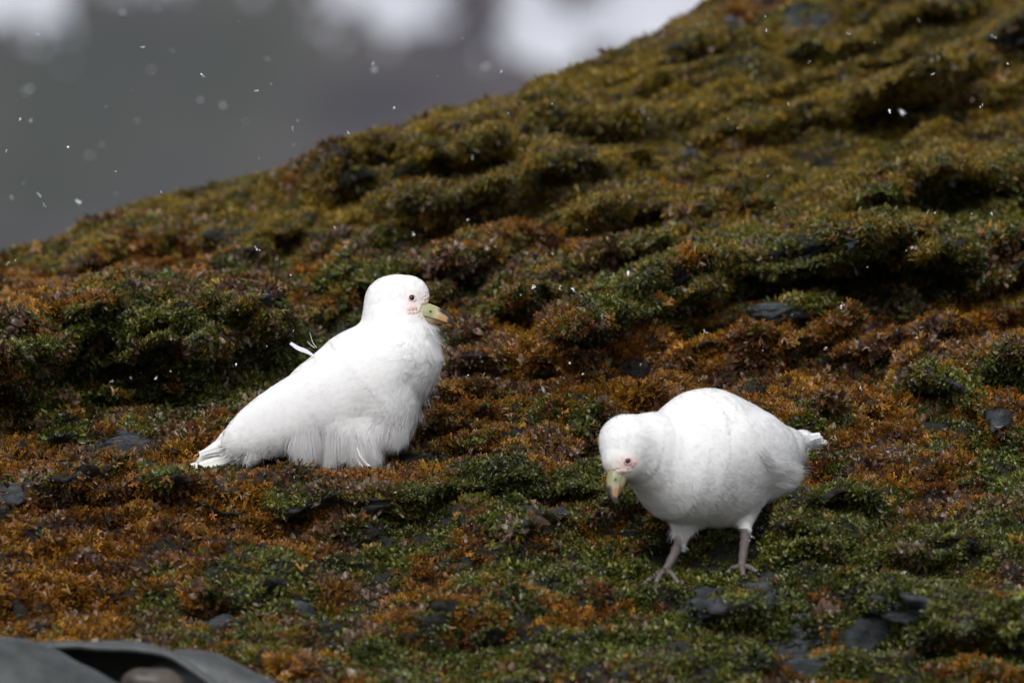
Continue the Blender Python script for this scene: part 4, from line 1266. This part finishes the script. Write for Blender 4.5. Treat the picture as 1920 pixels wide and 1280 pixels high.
HILL_FLAKES = [  # px, py, y, size: seen against the far hillside
    (270, 90, .2, 1.3), (380, 143, .3, 1.2), (480, 170, 0, 1.1), (508, 157, 0, .6), (548, 242, .1, 1.5), (740, 202, .5, 1.3), (940, 135, .3, 1.3), (38, 225, .7, 1.5), (126, 277, 0, 1.6), (12, 282, 0, .8),
    (219, 322, .1, .8), (485, 296, .2, .8), (82, 387, .1, 1.5), (76, 366, .9, 1.5), (302, 358, .4, .8), (652, 247, .1, 1.0), (146, 377, 1.2, 1.7), (186, 268, 3.0, 2.4), (375, 187, 3.2, 2.0), (460, 228, 3.8, 2.0), (700, 130, 2.6, 2.0),
    (700, 118, .8, .9), (500, 112, 2.4, 1.6), (228, 22, 3.0, 1.8), (298, 20, 3.5, 1.9), (22, 370, 1.8, 1.5), (58, 225, 1.2, 1.0), (325, 97, 2.0, 1.3), (418, 197, 3.5, 1.6), (258, 227, 3.2, 1.5), (50, 170, 5.0, 2.6), (72, 64, .2, .7), (448, 41, 0, .5), (867, 72, .8, .8), (551, 272, 1.5, 1.2), (910, 125, 4.5, 2.2), (130, 120, -7.0, 1.5), (200, 200, 1.0, .7), (248, 170, .1, .5), (285, 130, 5.0, 2.2), (170, 290, 5.0, 2.4), (220, 362, 2.5, 1.5), (45, 343, 2.0, 1.2), (820, 145, .1, .5), (558, 225, .9, .7), (1110, 20, .1, .6)]
SLOPE_FLAKES = [(955, 215, .5, 1.1), (886, 295, 1.2, 1.3), (775, 437, .7, 1.3), (628, 425, .1, .9), (480, 467, -.1, 1.9), (443, 682, 0, 1.4), (293, 710, -.6, 1.4), (320, 696, -.3, 1.0), (210, 715, -.7, 1.2), (245, 708, -.7, 1.3),
    (15, 493, -.5, 1.7), (30, 488, -.3, 1.2), (927, 460, .7, 1.2), (878, 412, .6, 1.2), (545, 515, -.3, 1.0), (917, 435, 0, .6), (1365, 223, .1, .9), (1368, 211, .1, .6), (1382, 240, 0, .6), (1437, 60, 0, 1.4), (1435, 32, 0, .7), (1478, 195, .4, 1.4),
    (1520, 115, .5, 1.5), (1588, 64, .6, 1.3), (1670, 213, .2, 1.9), (1690, 210, 1.4, 2.0), (1838, 203, .0, 2.0), (1750, 140, .1, 1.2), (1217, 222, 1.1, 1.5), (1340, 134, .1, .6), (1809, 301, .1, .6), (1580, 572, -.2, 1.6), (1627, 499, 0, 1.3), (1545, 655, -.5, 1.7),
    (1612, 726, 0, 1.4), (1814, 683, .1, 1.0), (1720, 632, .1, .8), (1708, 680, -.2, 1.0), (1000, 537, 0, 1.5), (1050, 535, .1, 1.6), (1075, 545, -.2, 1.2), (976, 553, -.3, 1.2), (1178, 513, -.5, 2.0), (1036, 475, -.6, 1.3), (1256, 400, .1, .7), (1348, 315, 0, .6),
    (1068, 680, -.2, 1.4), (1095, 700, -.3, 1.1), (878, 702, 0, 1.0), (990, 855, 0, 1.2), (973, 812, 0, .9), (1320, 478, .0, .7), (1452, 390, .2, .8), (1715, 465, -.8, 1.3), (1753, 399, .1, .8), (1822, 400, .0, .8), (1859, 400, .0, 1.0), (1895, 517, .1, .9), (1430, 656, .0, .8), (1700, 470, .1, .7),
    (1035, 195, .5, 1.2), (1100, 430, .3, .7), (1640, 80, .2, .8), (1860, 70, .9, 1.6), (1720, 35, 1.0, 1.7), (1890, 120, .4, 1.0), (1440, 330, .5, .9), (500, 650, -.1, .8), (550, 620, .2, .7), (100, 900, -.4, .7), (720, 888, -.02, 1.2), (1320, 622, -.4, 1.2), (1200, 685, -.5, 1.0), (1485, 590, -.2, .8)]
def words(n):
    n = int(round(n)); a = 'zero one two three four five six seven eight nine ten eleven twelve thirteen fourteen fifteen sixteen seventeen eighteen nineteen'.split()
    if n < 20: return a[n]
    return 'twenty thirty forty fifty sixty seventy eighty ninety hundred'.split()[n // 10 - 2] + ('-' + a[n % 10] if n % 10 else '')
for lst, lab, grp in ((HILL_FLAKES, 'grey hillside', 'snowflakes against the hillside'), (SLOPE_FLAKES, 'seaweed slope', 'snowflakes against the slope')):
    for px, py, y, s_ in lst:
        o = bpy.data.objects.new('snowflake', flake_meshes[int(rng.integers(0, 6))])
        o.location = tuple(W(px, py, y)); o.scale = (s_ * 1.05,) * 3
        o.rotation_euler = tuple(rng.uniform(0, 6, 3))
        COL.objects.link(o)
        look = 'faint blurred' if abs(y) > 1.0 else ('large white' if s_ >= 1.4 else ('white' if s_ >= 1 else 'tiny white'))
        tag(o, '%s snowflake before the %s, %s percent across and %s percent down' % (look, lab, words(px / 19.2), words(py / 12.8)), 'snowflake', grp)
